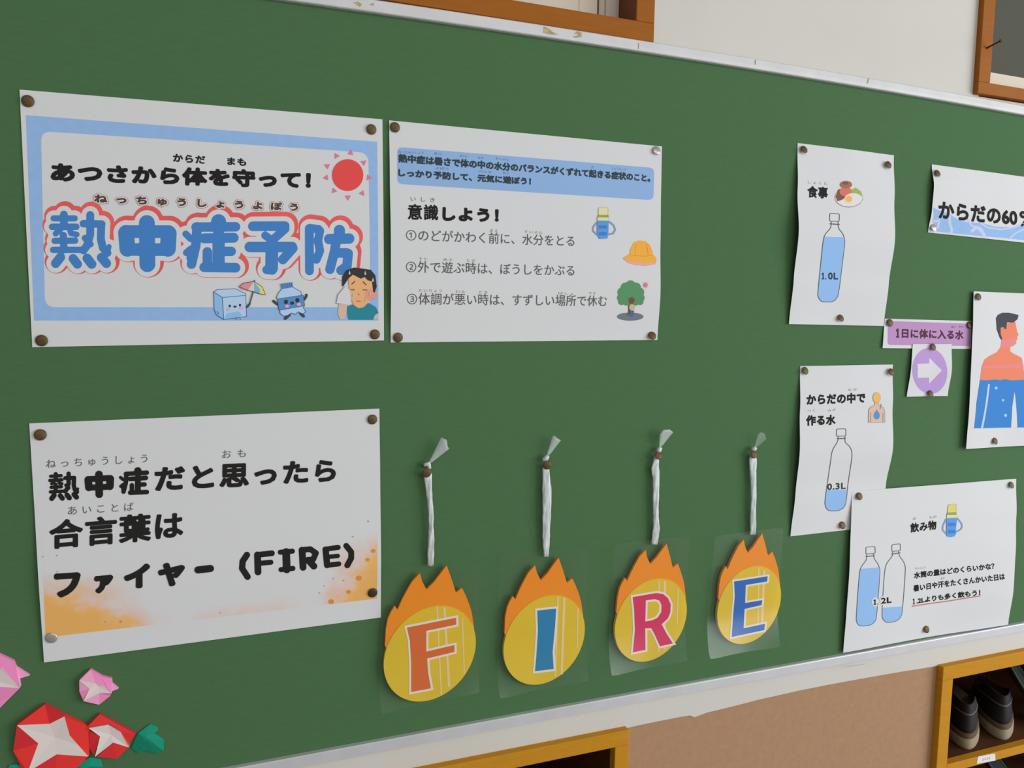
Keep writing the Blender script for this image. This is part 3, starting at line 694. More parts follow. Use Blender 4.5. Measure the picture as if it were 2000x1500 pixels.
def flask(paper, tf, cap, body, loops, yel, w):
    d = Print(paper, 'flask_picture', 'printed blue water flask with yellow cap', 3); d.tf = tf
    for P in loops: d.stroke(P, w, 'flask_loop', n=10)
    for P, m_ in cap: d.poly(P, m_); d.stroke(P, w*.14, 'flask_olive', True, 6)
    d.poly(body, 'flask_blue')
    xs = [p[0] for p in body]; ys = [p[1] for p in body]; a, b, c, e = min(xs), max(xs), min(ys), max(ys)
    for f0, f1 in ((.25, .42), (.62, .80)): d.poly([(a+(b-a)*.14, c+(e-c)*f0), (b-(b-a)*.16, c+(e-c)*f0), (b-(b-a)*.18, c+(e-c)*f1), (a+(b-a)*.14, c+(e-c)*f1)], 'flask_blue2')
    d.done()
flask(p2, crop(1140, 390, 6), [(rrect((172, 92), (285, 95), (282, 182), (170, 180), 18, 3), 'flask_yellow'), ([(165, 180), (288, 180), (290, 205), (160, 205)], 'flask_olive'), ([(158, 205), (292, 208), (292, 248), (158, 246)], 'flask_yellow')],
      [(155, 250), (290, 250), (287, 400), (275, 455), (180, 460), (160, 420), (155, 380)], [[(150, 270), (110, 320), (108, 365), (150, 408)], [(300, 258), (350, 300), (370, 350), (345, 395), (290, 408)]], 'flask_yellow', 20)
d = Print(p2, 'hat_picture', 'orange brimmed school hat', 3); d.tf = crop(1140, 390, 6)
d.poly([(480, 705), (600, 725), (850, 720), (840, 755), (720, 775), (600, 765), (520, 740)], 'hat_pink')
d.poly([(520, 645), (535, 640), (548, 570), (590, 500), (650, 478), (720, 485), (775, 530), (800, 590), (815, 650), (852, 680), (852, 728), (700, 738), (560, 722), (468, 702), (460, 682)], 'hat_orange')
for P in ([(535, 640), (600, 655), (720, 662), (815, 650)], [(610, 520), (600, 600), (605, 640)], [(735, 520), (750, 600), (752, 645)]): d.stroke(P, 5, 'hat_line', n=6)
d.done()
d = Print(p2, 'tree_picture', 'green tree with a child resting in its shade', 3); d.tf = crop(1140, 390, 6)
d.ell(545, 1370, 155, 48, 'ground_grey'); d.poly([(520, 1200), (600, 1200), (548, 1260), (542, 1335), (495, 1368), (520, 1320)], 'trunk')
for x, y, r in ((550, 1000, 55), (495, 1030, 60), (610, 1030, 60), (455, 1085, 58), (650, 1085, 58), (440, 1150, 48), (665, 1150, 48), (445, 1195, 40), (660, 1195, 40), (500, 1200, 40), (610, 1200, 40), (550, 1110, 95), (490, 1130, 80), (610, 1130, 80), (550, 1180, 60)): d.ell(x, y, r, r, 'tree_green')
d.poly([(520, 1160), (560, 1140), (600, 1165), (585, 1210), (560, 1225), (530, 1215)], 'trunk'); d.ell(565, 1262, 34, 36, 'child_cream'); d.poly([(545, 1300), (590, 1300), (580, 1370), (540, 1372)], 'pants_blue')
d.ell(725, 1000, 23, 28, 'mini_sun')
for k in range(8): a = k*math.pi/4; d.stroke([(725+33*math.cos(a), 1000+35*math.sin(a)), (725+44*math.cos(a), 1000+46*math.sin(a))], 4, 'cheek_pink', n=6)
d.done()

# ---- the keyword poster
p3 = Paper('p3', 'poster', 'white poster with bold black FIRE text and printed orange flames along its lower edge', 'poster', [(57, 827), (741, 798), (744, 1206), (86, 1294)], [[.8, 1.2, .8], [1.5, 2, 2.5], [3.5, 3, 4], [2, 1.5, 1.2]])
d = Print(p3, 'flame_watercolour', 'orange watercolour print along the lower edge', 0); d.uv = True
d.poly([(82, 1040), (737, 1010), (736.5, 1169), (89, 1245)], 'fire_watercolour'); d.done()
rs = random.Random(8)
for x, y, r in ((701, 1129, 5), (681, 1156, 4), (647, 1175, 5), (719, 1018, 1.6), (689, 1048, 1.6), (651, 1130, 1.6), (671, 1134, 1.6), (624, 1158, 1.5), (633, 1144, 1.3), (430, 1197, 1.4), (111, 1085, 1.4), (84, 1087, 1.5), (236, 1214, 2.2), (205, 1214, 1.6), (112, 1116, 1.4), (729, 1076, 4), (718, 1093, 3.5)): d = Print(p3, 'flame_speck', None, 2); d.ell(x, y, r*1.2, r, 'hat_line' if r > 2 else 'residue', n=8); d.done()
def fit(strokes, src, dst):
    """the title's strokes again at another size"""
    kx, ky = (dst[2]-dst[0])/(src[2]-src[0]), (dst[3]-dst[1])/(src[3]-src[1])
    return [([(dst[0]+(x-src[0])*kx, dst[1]+(y-src[1])*ky-(dst[0]+(x-src[0])*kx-(dst[0]+dst[2])/2)*.055) for x, y in P], w*(kx+ky)/2*(1.22 if src[0] == 475 else 1.06)) for P, w in strokes]
d = Print(p3, 'message_lettering', 'first three characters of the bold black message', 3)
for A_, src, dst in ((NETSU, (475, 65, 1090, 620), (94.5, 922, 154.5, 977)), (CHU, (1150, 105, 1725, 650), (164, 919.5, 223.5, 972)), (SHO, (-115, 100, 445, 655), (232.5, 913.5, 291.5, 966))): d.blob(fit(A_, src, dst), 'ink_black', .5)
d.done()
line(p3, 'message_lettering', 3, 'だと思ったら', (302, 960), (656, 941), (302, 912), 'ink_black', 1.1, 1.1, 'rest of the first line of the bold black message')
line(p3, 'message_lettering', 3, '合言葉は', (96, 1073.5), (358, 1051), (96, 1016), 'ink_black', 1.0, 1.1, 'second line of the bold black message')
d = Print(p3, 'message_lettering', 'katakana in the last line of the bold black message', 3)
for t, x0, x1, y0, y1, sl in (('フ', 105.5, 158, 1118, 1166, 2), ('ァ', 184, 221.5, 1123, 1158, 2), ('イ', 242, 293.5, 1101, 1149, 2), ('ヤ', 308.5, 361.5, 1098, 1145, 2)): d.text(t, (x0, y1+sl), (x1, y1-sl), (x0, y0+sl), 'ink_black', 1.75)
d.blob([([(387, 1112.8), (411, 1110)], 14)], 'ink_black', 1.0); d.done()
d = Print(p3, 'message_lettering', 'the word FIRE in brackets', 3); d.tf = crop(380, 1020, 5)
d.blob([(P, w*1.14) for P, w in (([(512, 318), (470, 380), (465, 450), (518, 532)], 54), ([(615, 318), (620, 485)], 58), ([(615, 318), (755, 302)], 50), ([(620, 402), (745, 390)], 44), ([(838, 292), (955, 282)], 44), ([(895, 290), (900, 460)], 66), ([(845, 462), (960, 450)], 44),
    ([(1050, 272), (1060, 440)], 58), ([(1050, 270), (1130, 262), (1185, 300), (1160, 360), (1060, 378)], 50), ([(1110, 370), (1165, 428)], 58), ([(1280, 266), (1295, 418)], 54), ([(1280, 262), (1402, 245)], 44), ([(1290, 340), (1398, 328)], 38), ([(1292, 420), (1408, 406)], 44), ([(1482, 230), (1530, 290), (1530, 350), (1492, 420)], 50))], 'ink_black', 3)
d.done()
line(p3, 'furigana', 3, 'ねっちゅうしょう', (90, 915), (288, 903.5), (90, 898), 'ink_grey', 0, 1.55); line(p3, 'furigana', 3, 'おも', (434, 895), (480, 892.5), (434, 879.5), 'ink_grey', 0, 1.9); line(p3, 'furigana', 3, 'あいことば', (133, 1005.5), (261, 997), (133, 989), 'ink_grey', 0, 1.6)

# ---- bottle sheets on the right
def bottle(paper, tf, cap, path, band, water, w, name='bottle_drawing', label=None):
    d = Print(paper, name, label, 2); d.tf = tf
    for _ in range(3):
        path = [path[0]]+[tuple(a[k]*f+b[k]*(1-f) for k in (0, 1)) for a, b in zip(path, path[1:]) for f in (.75, .25)]+[path[-1]]
    (xa, ya), (xb, yb) = water[:2]
    d.poly([water[0]]+[p for p in path if p[1] > ya+(p[0]-xa)*(yb-ya)/(xb-xa)+2]+[water[1]], 'water_blue'); w *= 1.25; d.blob([(path, w), (list(cap)+[cap[0]], w), (band, w*1.5)], 'bottle_line', w/2.6); d.done()
p4 = Paper('p4', 'sheet_of_paper', 'tall narrow white sheet with a drawn bottle marked 1.0L and a plate of food', 'poster', [(1558, 279.3), (1746, 303.3), (1726, 636.7), (1541, 633)], [[.7, 2, .7], [5, 6, 6], [11, 11, 11], [7, 6, 6], [3, 1, 2.5]], group='printed bottle sheets')
bottle(p4, crop(1590, 400, 7.14), rrect((218, 118), (352, 125), (350, 232), (216, 228), 20, 3), [(238, 232), (238, 300), (220, 340), (160, 400), (130, 470), (112, 620), (50, 1230), (52, 1275), (80, 1330), (115, 1355), (265, 1355), (320, 1300), (345, 1220), (395, 800), (426, 560), (425, 480), (400, 400), (350, 345), (335, 300), (335, 232)], [(222, 265), (350, 275)],
       [(148, 445), (415, 452), (424, 480), (426, 560), (395, 800), (345, 1220), (320, 1300), (265, 1353), (115, 1353), (80, 1330), (52, 1275), (50, 1230), (112, 620), (130, 480)], 8, label='outlined bottle nearly full of blue water')
d = Print(p4, 'volume_lettering', None, 3); one(d, 1604.2, 1610, 532.5, 545.7, 'ink_onblue', .4); d.ell(1612.6, 544.6, 1.3, 1.3, 'ink_onblue', n=10); d.text('0L', (1617, 546), (1636.5, 546.3), (1617, 532), 'ink_onblue', .5, 1.1); d.done()
d = Print(p4, 'heading_lettering', None, 2); d.text('食事', (1577, 386), (1617, 388.5), (1577, 362.5), 'ink_black', .5, 1.05); d.done()
d = Print(p4, 'furigana', None, 2); d.text('しょくじ', (1578, 358.5), (1616, 361.5), (1578, 353), 'ink_faint', 0, 1.5); d.done()
d = Print(p4, 'food_picture', 'plate of stew, tomato, salad and fried egg', 3); d.tf = crop(1530, 260, 7.5)
d.ell(958, 945, 208, 143, 'plate_rim'); d.ell(958, 938, 200, 138, 'eggwhite'); d.poly([(760, 930), (800, 830), (900, 790), (960, 850), (940, 930), (850, 980), (790, 1000)], 'stew'); d.ell(915, 860, 95, 68, 'tomato'); d.poly([(990, 830), (1060, 800), (1140, 860), (1150, 930), (1050, 885), (1000, 890)], 'lettuce')
d.ell(1020, 965, 130, 85, 'eggwhite'); d.ell(955, 965, 50, 48, 'yolk'); d.ell(915, 755, 88, 55, 'meat'); d.ell(905, 735, 45, 22, 'stew'); d.done()
p9 = Paper('p9', 'sheet_of_paper', 'tall narrow white sheet with a drawn bottle marked 0.3L and a small torso figure', 'poster', [(1563, 715), (1744, 712), (1722, 1028), (1544, 1047.5)], [[.7, 1.5, .7], [5, 5, 5], [9, 9, 10], [6, 4, 2.8], [2, .8, .8]], group='printed bottle sheets')
bottle(p9, crop(1530, 690, 4.056), rrect((420, 600), (495, 598), (495, 655), (420, 657), 10, 3), [(433, 655), (433, 690), (420, 715), (385, 770), (375, 850), (330, 1150), (328, 1200), (345, 1240), (375, 1250), (450, 1245), (490, 1210), (500, 1150), (510, 1040), (540, 850), (545, 790), (530, 740), (492, 710), (487, 690), (487, 655)], [(427, 676), (492, 674)],
       [(340, 1085), (505, 1080), (500, 1150), (490, 1210), (450, 1244), (375, 1249), (345, 1239), (329, 1200), (331, 1150)], 4.4, label='outlined bottle with a little blue water')
line(p9, 'heading_lettering', 2, 'からだの中で', (1575, 791.5), (1690, 787), (1575, 770), 'ink_black', .7, 1.06); line(p9, 'heading_lettering', 2, '作る水', (1574.4, 832), (1632, 830), (1574.4, 811), 'ink_black', .7, 1.06)
for t, x0, y0, x1, y1 in (('なか', 1656, 764, 1674, 763), ('つく', 1577, 805, 1592, 804), ('みず', 1617, 804, 1632, 803)): line(p9, 'furigana', 2, t, (x0, y0), (x1, y1), (x0, y0-5), 'ink_faint', 0, 1.3)
d = Print(p9, 'volume_lettering', None, 3); d.text('0.3L', (1615.5, 957.5), (1651.5, 955), (1615.5, 944.5), 'ink_onblue', .4, 1.1); d.done()
d = Print(p9, 'torso_picture', 'pink torso figure with a blue drop on its chest', 3); d.tf = crop(1530, 690, 4.056)
T = [(725, 390), (752, 390), (756, 415), (795, 430), (803, 470), (803, 546), (672, 548), (674, 450), (690, 425), (722, 412)]
d.poly(T, 'skin_pale'); d.stroke(T, 3, 'ink_faint', True, 6); d.ell(738, 352, 31, 43, 'plate_rim'); d.ell(738, 352, 28, 40, 'yolk'); d.ell(738, 492, 24, 32, 'bottle_blue'); d.poly([(718, 480), (740, 445), (758, 480)], 'bottle_blue'); d.stroke([(765, 440), (775, 405)], 7, 'flask_olive', n=6); d.stroke([(690, 470), (690, 545)], 3, 'ink_faint', n=6); d.stroke([(788, 470), (788, 545)], 3, 'ink_faint', n=6); d.done()
p10 = Paper('p10', 'sheet_of_paper', 'white sheet with two drawn bottles marked 1.2L, just above the bottom rail', 'poster', [(1664.5, 959.5), (1985, 935), (1969, 1220), (1647, 1275)], [[4, 3, .8], [5.5, 5, 5], [7, 5.5, 8], [6, 3, 9], [4.5, 1.5, 5]], group='printed bottle sheets')
TF = crop(1660, 1040, 7.5)
A = [(245, 318), (245, 375), (235, 410), (165, 500), (138, 570), (90, 1240), (95, 1310), (130, 1363), (190, 1370), (310, 1355), (370, 1300), (392, 1230), (440, 580), (435, 520), (400, 440), (355, 390), (345, 310)]
bottle(p10, TF, rrect((234, 215), (366, 203), (370, 305), (232, 316), 18, 3), A, [(235, 352), (355, 340)], [(150, 532), (436, 510), (440, 580), (392, 1230), (370, 1299), (310, 1353), (190, 1368), (130, 1361), (96, 1309), (91, 1240), (138, 570)], 7.5, label='left outlined bottle, full of blue water')
Bp = [(625, 280), (625, 345), (550, 430), (515, 510), (500, 650), (465, 1200), (475, 1260), (520, 1315), (580, 1320), (690, 1295), (750, 1230), (770, 1140), (815, 540), (805, 470), (770, 400), (720, 345), (712, 270)]
bottle(p10, TF, rrect((614, 178), (738, 165), (738, 265), (612, 278), 18, 3), Bp, [(612, 315), (735, 298)], [(474, 1105), (774, 1080), (770, 1140), (749, 1230), (690, 1294), (580, 1318), (520, 1313), (476, 1259), (466, 1200)], 7.5, label='right outlined bottle, one third full')
d = Print(p10, 'volume_lettering', None, 4)
d.ell(1709, 1175.5, 6.5, 9, 'white_ink'); d.ell(1714.5, 1179, 3.5, 4, 'white_ink'); d.ell(1724.5, 1173, 6.5, 9, 'white_ink')
one(d, 1705.6, 1711, 1170.3, 1181, 'ink_black', .4); d.ell(1714.2, 1179.4, 1.2, 1.2, 'ink_black', n=10); d.text('2L', (1720.5, 1179.3), (1741, 1177), (1720.3, 1167.6), 'ink_black', .45, 1.1); d.done()
d = Print(p10, 'heading_lettering', None, 2); d.text('飲み物', (1778, 1041), (1829, 1034), (1777.5, 1022), 'ink_black', .55, 1.06); d.done()
for a in (('の', (1783, 1016), (1789, 1015), (1783, 1011)), ('もの', (1815, 1013), (1829, 1011), (1815, 1008)), ('すいとう', (1787, 1112.5), (1807, 1110), (1787, 1108.5)), ('あせ', (1837, 1132), (1845, 1131), (1837, 1128))): line(p10, 'furigana', 2, *a, 'ink_faint')
line(p10, 'message_lettering', 2, '水筒の量はどのくらいかな？', (1785, 1130.5), (1942.5, 1111.5), (1784.5, 1117.5), 'ink_black', .4, 1.02); line(p10, 'message_lettering', 2, '暑い日や汗をたくさんかいた日は', (1784, 1156), (1963, 1132), (1783.5, 1143), 'ink_black', .4, 1.02)
d = Print(p10, 'message_lettering', 'underlined last line of the message', 2); one(d, 1782.5, 1786.8, 1169, 1180.3, 'ink_black', .3); d.text('.2Lよりも多く飲もう！', (1790, 1179.8), (1914.5, 1163), (1790, 1167.5), 'ink_black', .4, 1.0); d.done()
d = Print(p10, 'underline', 'thin red underline', 2); d.stroke([(1781.5, 1184), (1848, 1174.5), (1914.5, 1163.8)], 2.0, 'thin_red', n=6); d.done()
flask(p10, crop(1770, 970, 15.385), [(rrect((1255, 235), (1500, 220), (1490, 478), (1230, 485), 40, 3), 'flask_yellow2'), ([(1225, 482), (1495, 465), (1500, 545), (1205, 550)], 'flask_olive'), ([(1205, 550), (1515, 540), (1520, 625), (1205, 640)], 'flask_yellow')],
      [(1195, 650), (1520, 640), (1480, 1010), (1490, 1100), (1440, 1190), (1330, 1215), (1215, 1190), (1190, 1100), (1200, 1000)], [[(1180, 690), (1095, 880), (1090, 1000), (1190, 1110)], [(1540, 655), (1655, 800), (1675, 900), (1635, 980), (1490, 1060)]], 'flask_yellow2', 45)

# ---- water share sheet, strip, arrow and figure
p5 = Paper('p5', 'sheet_of_paper', 'white sheet with blue water pattern and the lettering 60%, cut by the right edge', 'poster', [(1820, 321), (2000, 345.4), (2000, 474), (1812.6, 454)], [[.8, 1.5, 1], [6, 4, 3], [5, 3, 3], [.9, 1.5, 1]], ext=.24)
d = Print(p5, 'water_print', 'blue water pattern with white swirls', 1); d.tf = crop(1800, 300, 8.335)
d.poly([(190, 880), (300, 930), (480, 1000), (600, 1080), (760, 1120), (980, 1130), (1200, 1190), (1450, 1200), (1660, 1150), (2000, 1120), (2600, 1150), (2590, 1500), (1900, 1440), (1667, 1410), (1300, 1370), (700, 1320), (250, 1270), (190, 1180)], 'blue_pale')
for P, w in (([(450, 1010), (455, 1120), (490, 1240), (480, 1290)], 45), ([(740, 1050), (800, 1160), (920, 1230), (1020, 1330)], 30), ([(820, 1260), (880, 1200), (960, 1230), (1020, 1340)], 55), ([(950, 1130), (1080, 1210), (1300, 1235), (1500, 1200), (1650, 1140)], 26), ([(1430, 1380), (1520, 1300), (1640, 1240), (1900, 1200)], 26), ([(200, 1100), (280, 1090), (260, 1200)], 40), ([(1900, 1250), (2200, 1330), (2500, 1280)], 30)): d.stroke(P, w, 'swirl', n=10)
d.done()
d = Print(p5, 'heading_lettering', None, 3); d.text('からだの60', (1832.5, 427), (1987, 441.5), (1832.5, 392.5), 'ink_black', 1.1, 1.02); d.done(); d = Print(p5, 'heading_lettering', None, 3); d.text('%', (1991, 441.5), (2018, 445), (1991, 411), 'ink_black', .9); d.done()
p6 = Paper('p6', 'paper_strip', 'white paper strip with a purple rounded panel and one line of lettering', 'sign', [(1728, 622.4), (1897.5, 627), (1896.5, 681.5), (1723.8, 680)], [[1, 1.2, 1], [2.5, 2, 1.2]])
d = Print(p6, 'purple_panel', 'purple rounded panel', 1); d.poly(rrect((1734.5, 627), (1894, 632), (1895.5, 676), (1733.5, 673.5), 6), 'purple'); d.done()
d = Print(p6, 'strip_lettering', None, 2); one(d, 1749.5, 1756.5, 641.5, 659.5, 'ink_onpurple', .55); d.text('日に体に入る水', (1761, 660.3), (1881.5, 663.5), (1761.3, 641.3), 'ink_onpurple', .6, 1.06); d.done()
line(p6, 'furigana', 2, 'はい', (1858, 640), (1866, 640.5), (1858, 636), 'ink_onpurple'); line(p6, 'furigana', 2, 'みず', (1872, 640), (1881, 640.5), (1872, 636), 'ink_onpurple')
p7 = Paper('p7', 'sheet_of_paper', 'small white sheet with a white arrow on a purple circle, hanging from the purple strip', 'sign', [(1783, 672), (1859, 672), (1851, 773.4), (1771, 775)], [[3.2, 3.4, 3.6], [4.6, 4.6, 6.4], [2.5, 2.2, 3]])
d = Print(p7, 'purple_circle', 'purple circle', 1); d.tf = crop(1700, 560, 4.545); d.ell(527, 748, 155, 205, 'purple_round', tilt=-.08, n=40); d.done()
d = Print(p7, 'arrow', 'white arrow', 3); d.tf = crop(1700, 560, 4.545); d.poly([(415, 685), (520, 680), (520, 630), (634, 742), (518, 862), (517, 806), (415, 810)], 'white_ink'); d.done()
p8 = Paper('p8', 'sheet_of_paper', 'white sheet with a printed man, orange above and water blue below', 'poster', [(1902, 569), (2000, 573), (2000, 871), (1887, 877)], [[4, 3, 3], [6, 5, 4], [7, 6, 5], [8, 6, 6], [7, 4, 6]], ext=.155)
d = Print(p8, 'man_picture', 'man in profile, orange skin above, blue water below', 2); d.tf = crop(1900, 580, 5.5556)
d.poly([(285, 345), (330, 290), (460, 270), (478, 370), (497, 412), (480, 430), (484, 462), (466, 475), (470, 505), (440, 530), (405, 545), (405, 590), (440, 615), (530, 660), (545, 760), (575, 905), (78, 905), (95, 760), (125, 680), (180, 640), (260, 600), (300, 545), (312, 470), (292, 440)], 'man_orange')
d.poly([(312, 470), (468, 440), (470, 505), (440, 530), (405, 545), (300, 545)], 'man_pink'); d.poly([(105, 738), (545, 730), (552, 775), (95, 775)], 'man_pink')
d.poly([(250, 230), (270, 195), (320, 170), (390, 170), (495, 195), (485, 240), (440, 278), (370, 275), (360, 350), (340, 345), (330, 325), (300, 335), (300, 400), (318, 450), (310, 468), (290, 440), (258, 350)], 'man_hair')
d.poly([(78, 900), (150, 905), (240, 895), (300, 902), (340, 890), (420, 905), (575, 897), (590, 1000), (605, 1415), (15, 1425), (40, 1150)], 'man_blue')
d.poly([(165, 940), (182, 950), (165, 1100), (110, 1418), (86, 1422), (130, 1200)], 'swirl'); d.poly([(450, 1030), (460, 1100), (480, 1415), (412, 1418), (425, 1200)], 'white_ink')
for x, y, r in ((250, 988, 17), (325, 1120, 14), (352, 1284, 17)): d.ell(x, y, r, r, 'man_bubble', n=10)
d.done()

# ------------------------------------------------------------------ thumbtacks
def on(paper, x, y):
    if isinstance(paper, (int, float)): return at([(x, y)], -paper)[0]
    P = PAPERS[paper]; q = P.px([(x, y)]); return np.array([q[0][0], -P.h(q)[0], q[0][1]])
rt = random.Random(11)
def thumbtack(paper, x, y, label, m_='tack_bronze', stand=.0008, tilt=None):
    c = on(paper, x, y)
    if tilt is None: tilt = (rt.uniform(-.10, .10), rt.uniform(-.08, .08)) if x < 1240 else (rt.uniform(-.05, .12), rt.uniform(.22, .45))
    ax = Vector((tilt[0], -1, tilt[1])).normalized(); stand += .0018*max(0, tilt[1]); b = Vector(c)+ax*stand
    r = root('thumbtack', label, 'thumbtack', tuple(c), 'thumbtacks on the notice board')
    m = MB(); m.lathe([(.0014, -.0001), (.0044, 0), (.0048, .0003), (.0046, .0006), (.0036, .0010), (.0020, .0013), (.0006, .0014)], b, ax, 24); m.build('tack_head', [m_], r, smooth=True)
    m = MB(); m.tube([b, b-ax*(stand-.00002)], .00055, 8); m.build('tack_pin', ['tack_silver'], r)
for args in (
    ('p1', 55, 198, 'bronze thumbtack in the top left corner of the blue-bordered title poster'), ('p1', 725, 253, 'bronze thumbtack in the top right corner of the title poster, above the red sun'),
    ('p1', 732, 653, 'bronze thumbtack in the bottom right corner of the title poster, below the boy'), ('p1', 82, 665, 'bronze thumbtack in the bottom left corner of the blue-bordered title poster'),
    ('p2', 771, 249, 'bronze thumbtack in the top left corner of the rules poster'), ('p2', 1281, 295, 'shiny pale thumbtack in the top right corner of the rules poster', 'tack_silver'),
    ('p2', 1272, 657, 'bronze thumbtack in the bottom right corner of the rules poster, below the tree', 'tack_bronze', .0014), ('p2', 777, 659, 'bronze thumbtack in the bottom left corner of the rules poster'),
    ('p3', 79, 849, 'bronze thumbtack in the top left corner of the FIRE poster'), ('p3', 727, 819, 'bronze thumbtack in the top right corner of the FIRE poster'),
    ('p3', 101, 1245, 'grey thumbtack in the bottom left corner of the FIRE poster', 'tack_silver'), ('p3', 727.5, 1157, 'dark thumbtack at the lower right of the FIRE poster, on the printed flames', 'tack_dark'),
    (.0062, 833, 923, 'bronze thumbtack holding the ribbon of the letter F card', 'tack_bronze', .0006), (.0062, 1068.5, 908, 'bronze thumbtack holding the ribbon of the letter I card', 'tack_bronze', .0006),
    (.0062, 1285, 890, 'bronze thumbtack holding the ribbon of the letter R card', 'tack_bronze', .0006), (.0062, 1471, 888, 'bronze thumbtack holding the ribbon of the letter E card', 'tack_bronze', .0006),
    ('p4', 1567.5, 294.5, 'bronze thumbtack in the top left corner of the 1.0L bottle sheet', 'tack_bronze', .0018), ('p4', 1731.5, 324, 'bronze thumbtack in the top right corner of the 1.0L bottle sheet', 'tack_bronze', .0022), ('p4', 1639.5, 622.5, 'bronze thumbtack at the middle of the lower edge of the 1.0L bottle sheet', 'tack_bronze', .0012),
    ('p5', 1828.5, 340, 'bronze thumbtack in the top left corner of the 60% water sheet', 'tack_bronze', .0012), ('p5', 1821.5, 445.5, 'pale thumbtack in the bottom left corner of the 60% water sheet', 'tack_silver', .0012),
    ('p6', 1736, 631, 'bronze thumbtack at the left end of the purple strip', 'tack_bronze', .0014), ('p6', 1892, 635, 'bronze thumbtack at the right end of the purple strip', 'tack_bronze', .0006),
    ('p7', 1819.5, 678.5, 'bronze thumbtack at the top of the arrow sheet', 'tack_bronze', .0016), ('p7', 1814.5, 770, 'bronze thumbtack at the bottom of the arrow sheet', 'tack_bronze', .0014),
    ('p8', 1908.5, 580.5, 'bronze thumbtack in the top left corner of the printed man sheet', 'tack_bronze', .0012), ('p8', 1941, 862, 'bronze thumbtack at the lower edge of the printed man sheet', 'tack_bronze', .0012),
    ('p9', 1570, 725, 'bronze thumbtack in the top left corner of the 0.3L bottle sheet', 'tack_bronze', .0016), ('p9', 1737, 728, 'bronze thumbtack in the top right corner of the 0.3L bottle sheet', 'tack_bronze', .0026), ('p9', 1643, 1026, 'bronze thumbtack at the lower edge of the 0.3L bottle sheet', 'tack_bronze', .0014),
    ('p10', 1676, 969.5, 'bronze thumbtack in the top left corner of the two-bottle 1.2L sheet', 'tack_bronze', .0014), ('p10', 1972.5, 948, 'bronze thumbtack in the top right corner of the two-bottle 1.2L sheet', 'tack_bronze', .0014), ('p10', 1807.5, 1229, 'bronze thumbtack at the middle of the lower edge of the two-bottle 1.2L sheet', 'tack_bronze', .0012)):
    thumbtack(*args)

# ------------------------------------------------------------------ flame cards on ribbons
CY = -.0065                                  # front face of the laminated cards
class Flat:                                  # a card's face behaves like a flat sheet for printing on it
    def __init__(s, y): s.y = y; s.root = None
    def px(s, pxs): return at(pxs, s.y)[:, [0, 2]]
    def xz2uv(s, xz): return xz[:, 0], xz[:, 1]
    def h_uv(s, u, v): return np.full(len(u), -s.y)
FT = crop(720, 1080, 4.6875)
FLAME = [(150, 850), (158, 700), (178, 600), (205, 540), (240, 485), (265, 520), (310, 420), (350, 345), (400, 260), (470, 185), (490, 260), (530, 335), (600, 265), (660, 185), (715, 115), (760, 240), (800, 365), (855, 320), (890, 390), (925, 480), (945, 550), (965, 680), (970, 800), (900, 900), (560, 1000), (200, 950)]
DISC = [(559+419*math.cos(t)+45*math.sin(t), 920-435*math.sin(t)-60*math.cos(t)) for t in (2*math.pi*i/64 for i in range(64))]
ANCH = [(470, 185), (715, 115), (510, 1355), (140, 950), (978, 830)]
to_plane = lambda pts, tf: at([tf(p) for p in pts], CY)[:, [0, 2]]
fl0, di0, an0 = to_plane(FLAME, FT), to_plane(DISC, FT), to_plane(ANCH, FT)
def rigid(src, dst):
    a, b = src.mean(0), dst.mean(0); A = (src-a); B = (dst-b)
    th = math.atan2((A[:, 0]*B[:, 1]-A[:, 1]*B[:, 0]).sum(), (A*B).sum()); k = ((A**2).sum() and math.sqrt((B**2).sum()/(A**2).sum()))
    c, s_ = math.cos(th)*k, math.sin(th)*k; R = np.array([[c, -s_], [s_, c]])
    return lambda P: (np.asarray(P)-a) @ R.T+b
def off_poly(P, d):
    """outset an outline with mitred corners"""
    P = [np.array(p, float) for p in P]; n = len(P); ar = sum(P[i][0]*P[(i+1) % n][1]-P[(i+1) % n][0]*P[i][1] for i in range(n)); sg = 1 if ar > 0 else -1; Q = []
    for i in range(n):
        e1 = P[i]-P[i-1]; e2 = P[(i+1) % n]-P[i]; n1 = np.array([e1[1], -e1[0]])/np.linalg.norm(e1)*sg; n2 = np.array([e2[1], -e2[0]])/np.linalg.norm(e2)*sg
        m_ = n1+n2; l = m_ @ m_; Q.append(tuple(P[i]+m_*(2*d/max(l, .9))))
    return Q
LETTER_F = [(350, 682), (800, 592), (802, 655), (528, 712), (527, 902), (785, 842), (785, 905), (535, 965), (545, 1100), (570, 1238), (390, 1272), (390, 1000), (378, 800)]
LETTER_I = [(465, 620), (638, 602), (628, 760), (605, 1000), (615, 1155), (445, 1175), (460, 1000), (472, 800)]
LETTER_R = [(328, 680), (560, 640), (625, 650), (672, 690), (698, 750), (695, 830), (670, 890), (610, 945), (660, 1040), (720, 1132), (595, 1160), (545, 1050), (510, 985), (450, 985), (452, 1195), (330, 1220), (350, 1000), (342, 800)]
HOLE_R = [(455, 712), (545, 700), (588, 715), (608, 760), (605, 825), (570, 880), (520, 905), (450, 918)]
LETTER_E = [(318, 578), (645, 527), (640, 578), (432, 612), (425, 788), (592, 760), (585, 808), (420, 846), (410, 1035), (620, 990), (612, 1052), (295, 1120), (310, 900), (325, 720)]
FILMS = {'F': [(748, 1107), (936, 1099), (937, 1354), (743, 1396)], 'I': [(976, 1083), (1148, 1070), (1150, 1331), (975, 1366)], 'R': [(1200, 1062), (1347, 1047), (1343, 1292), (1193, 1322)], 'E': [(1396, 1047), (1531, 1030), (1524, 1264), (1385, 1289)]}
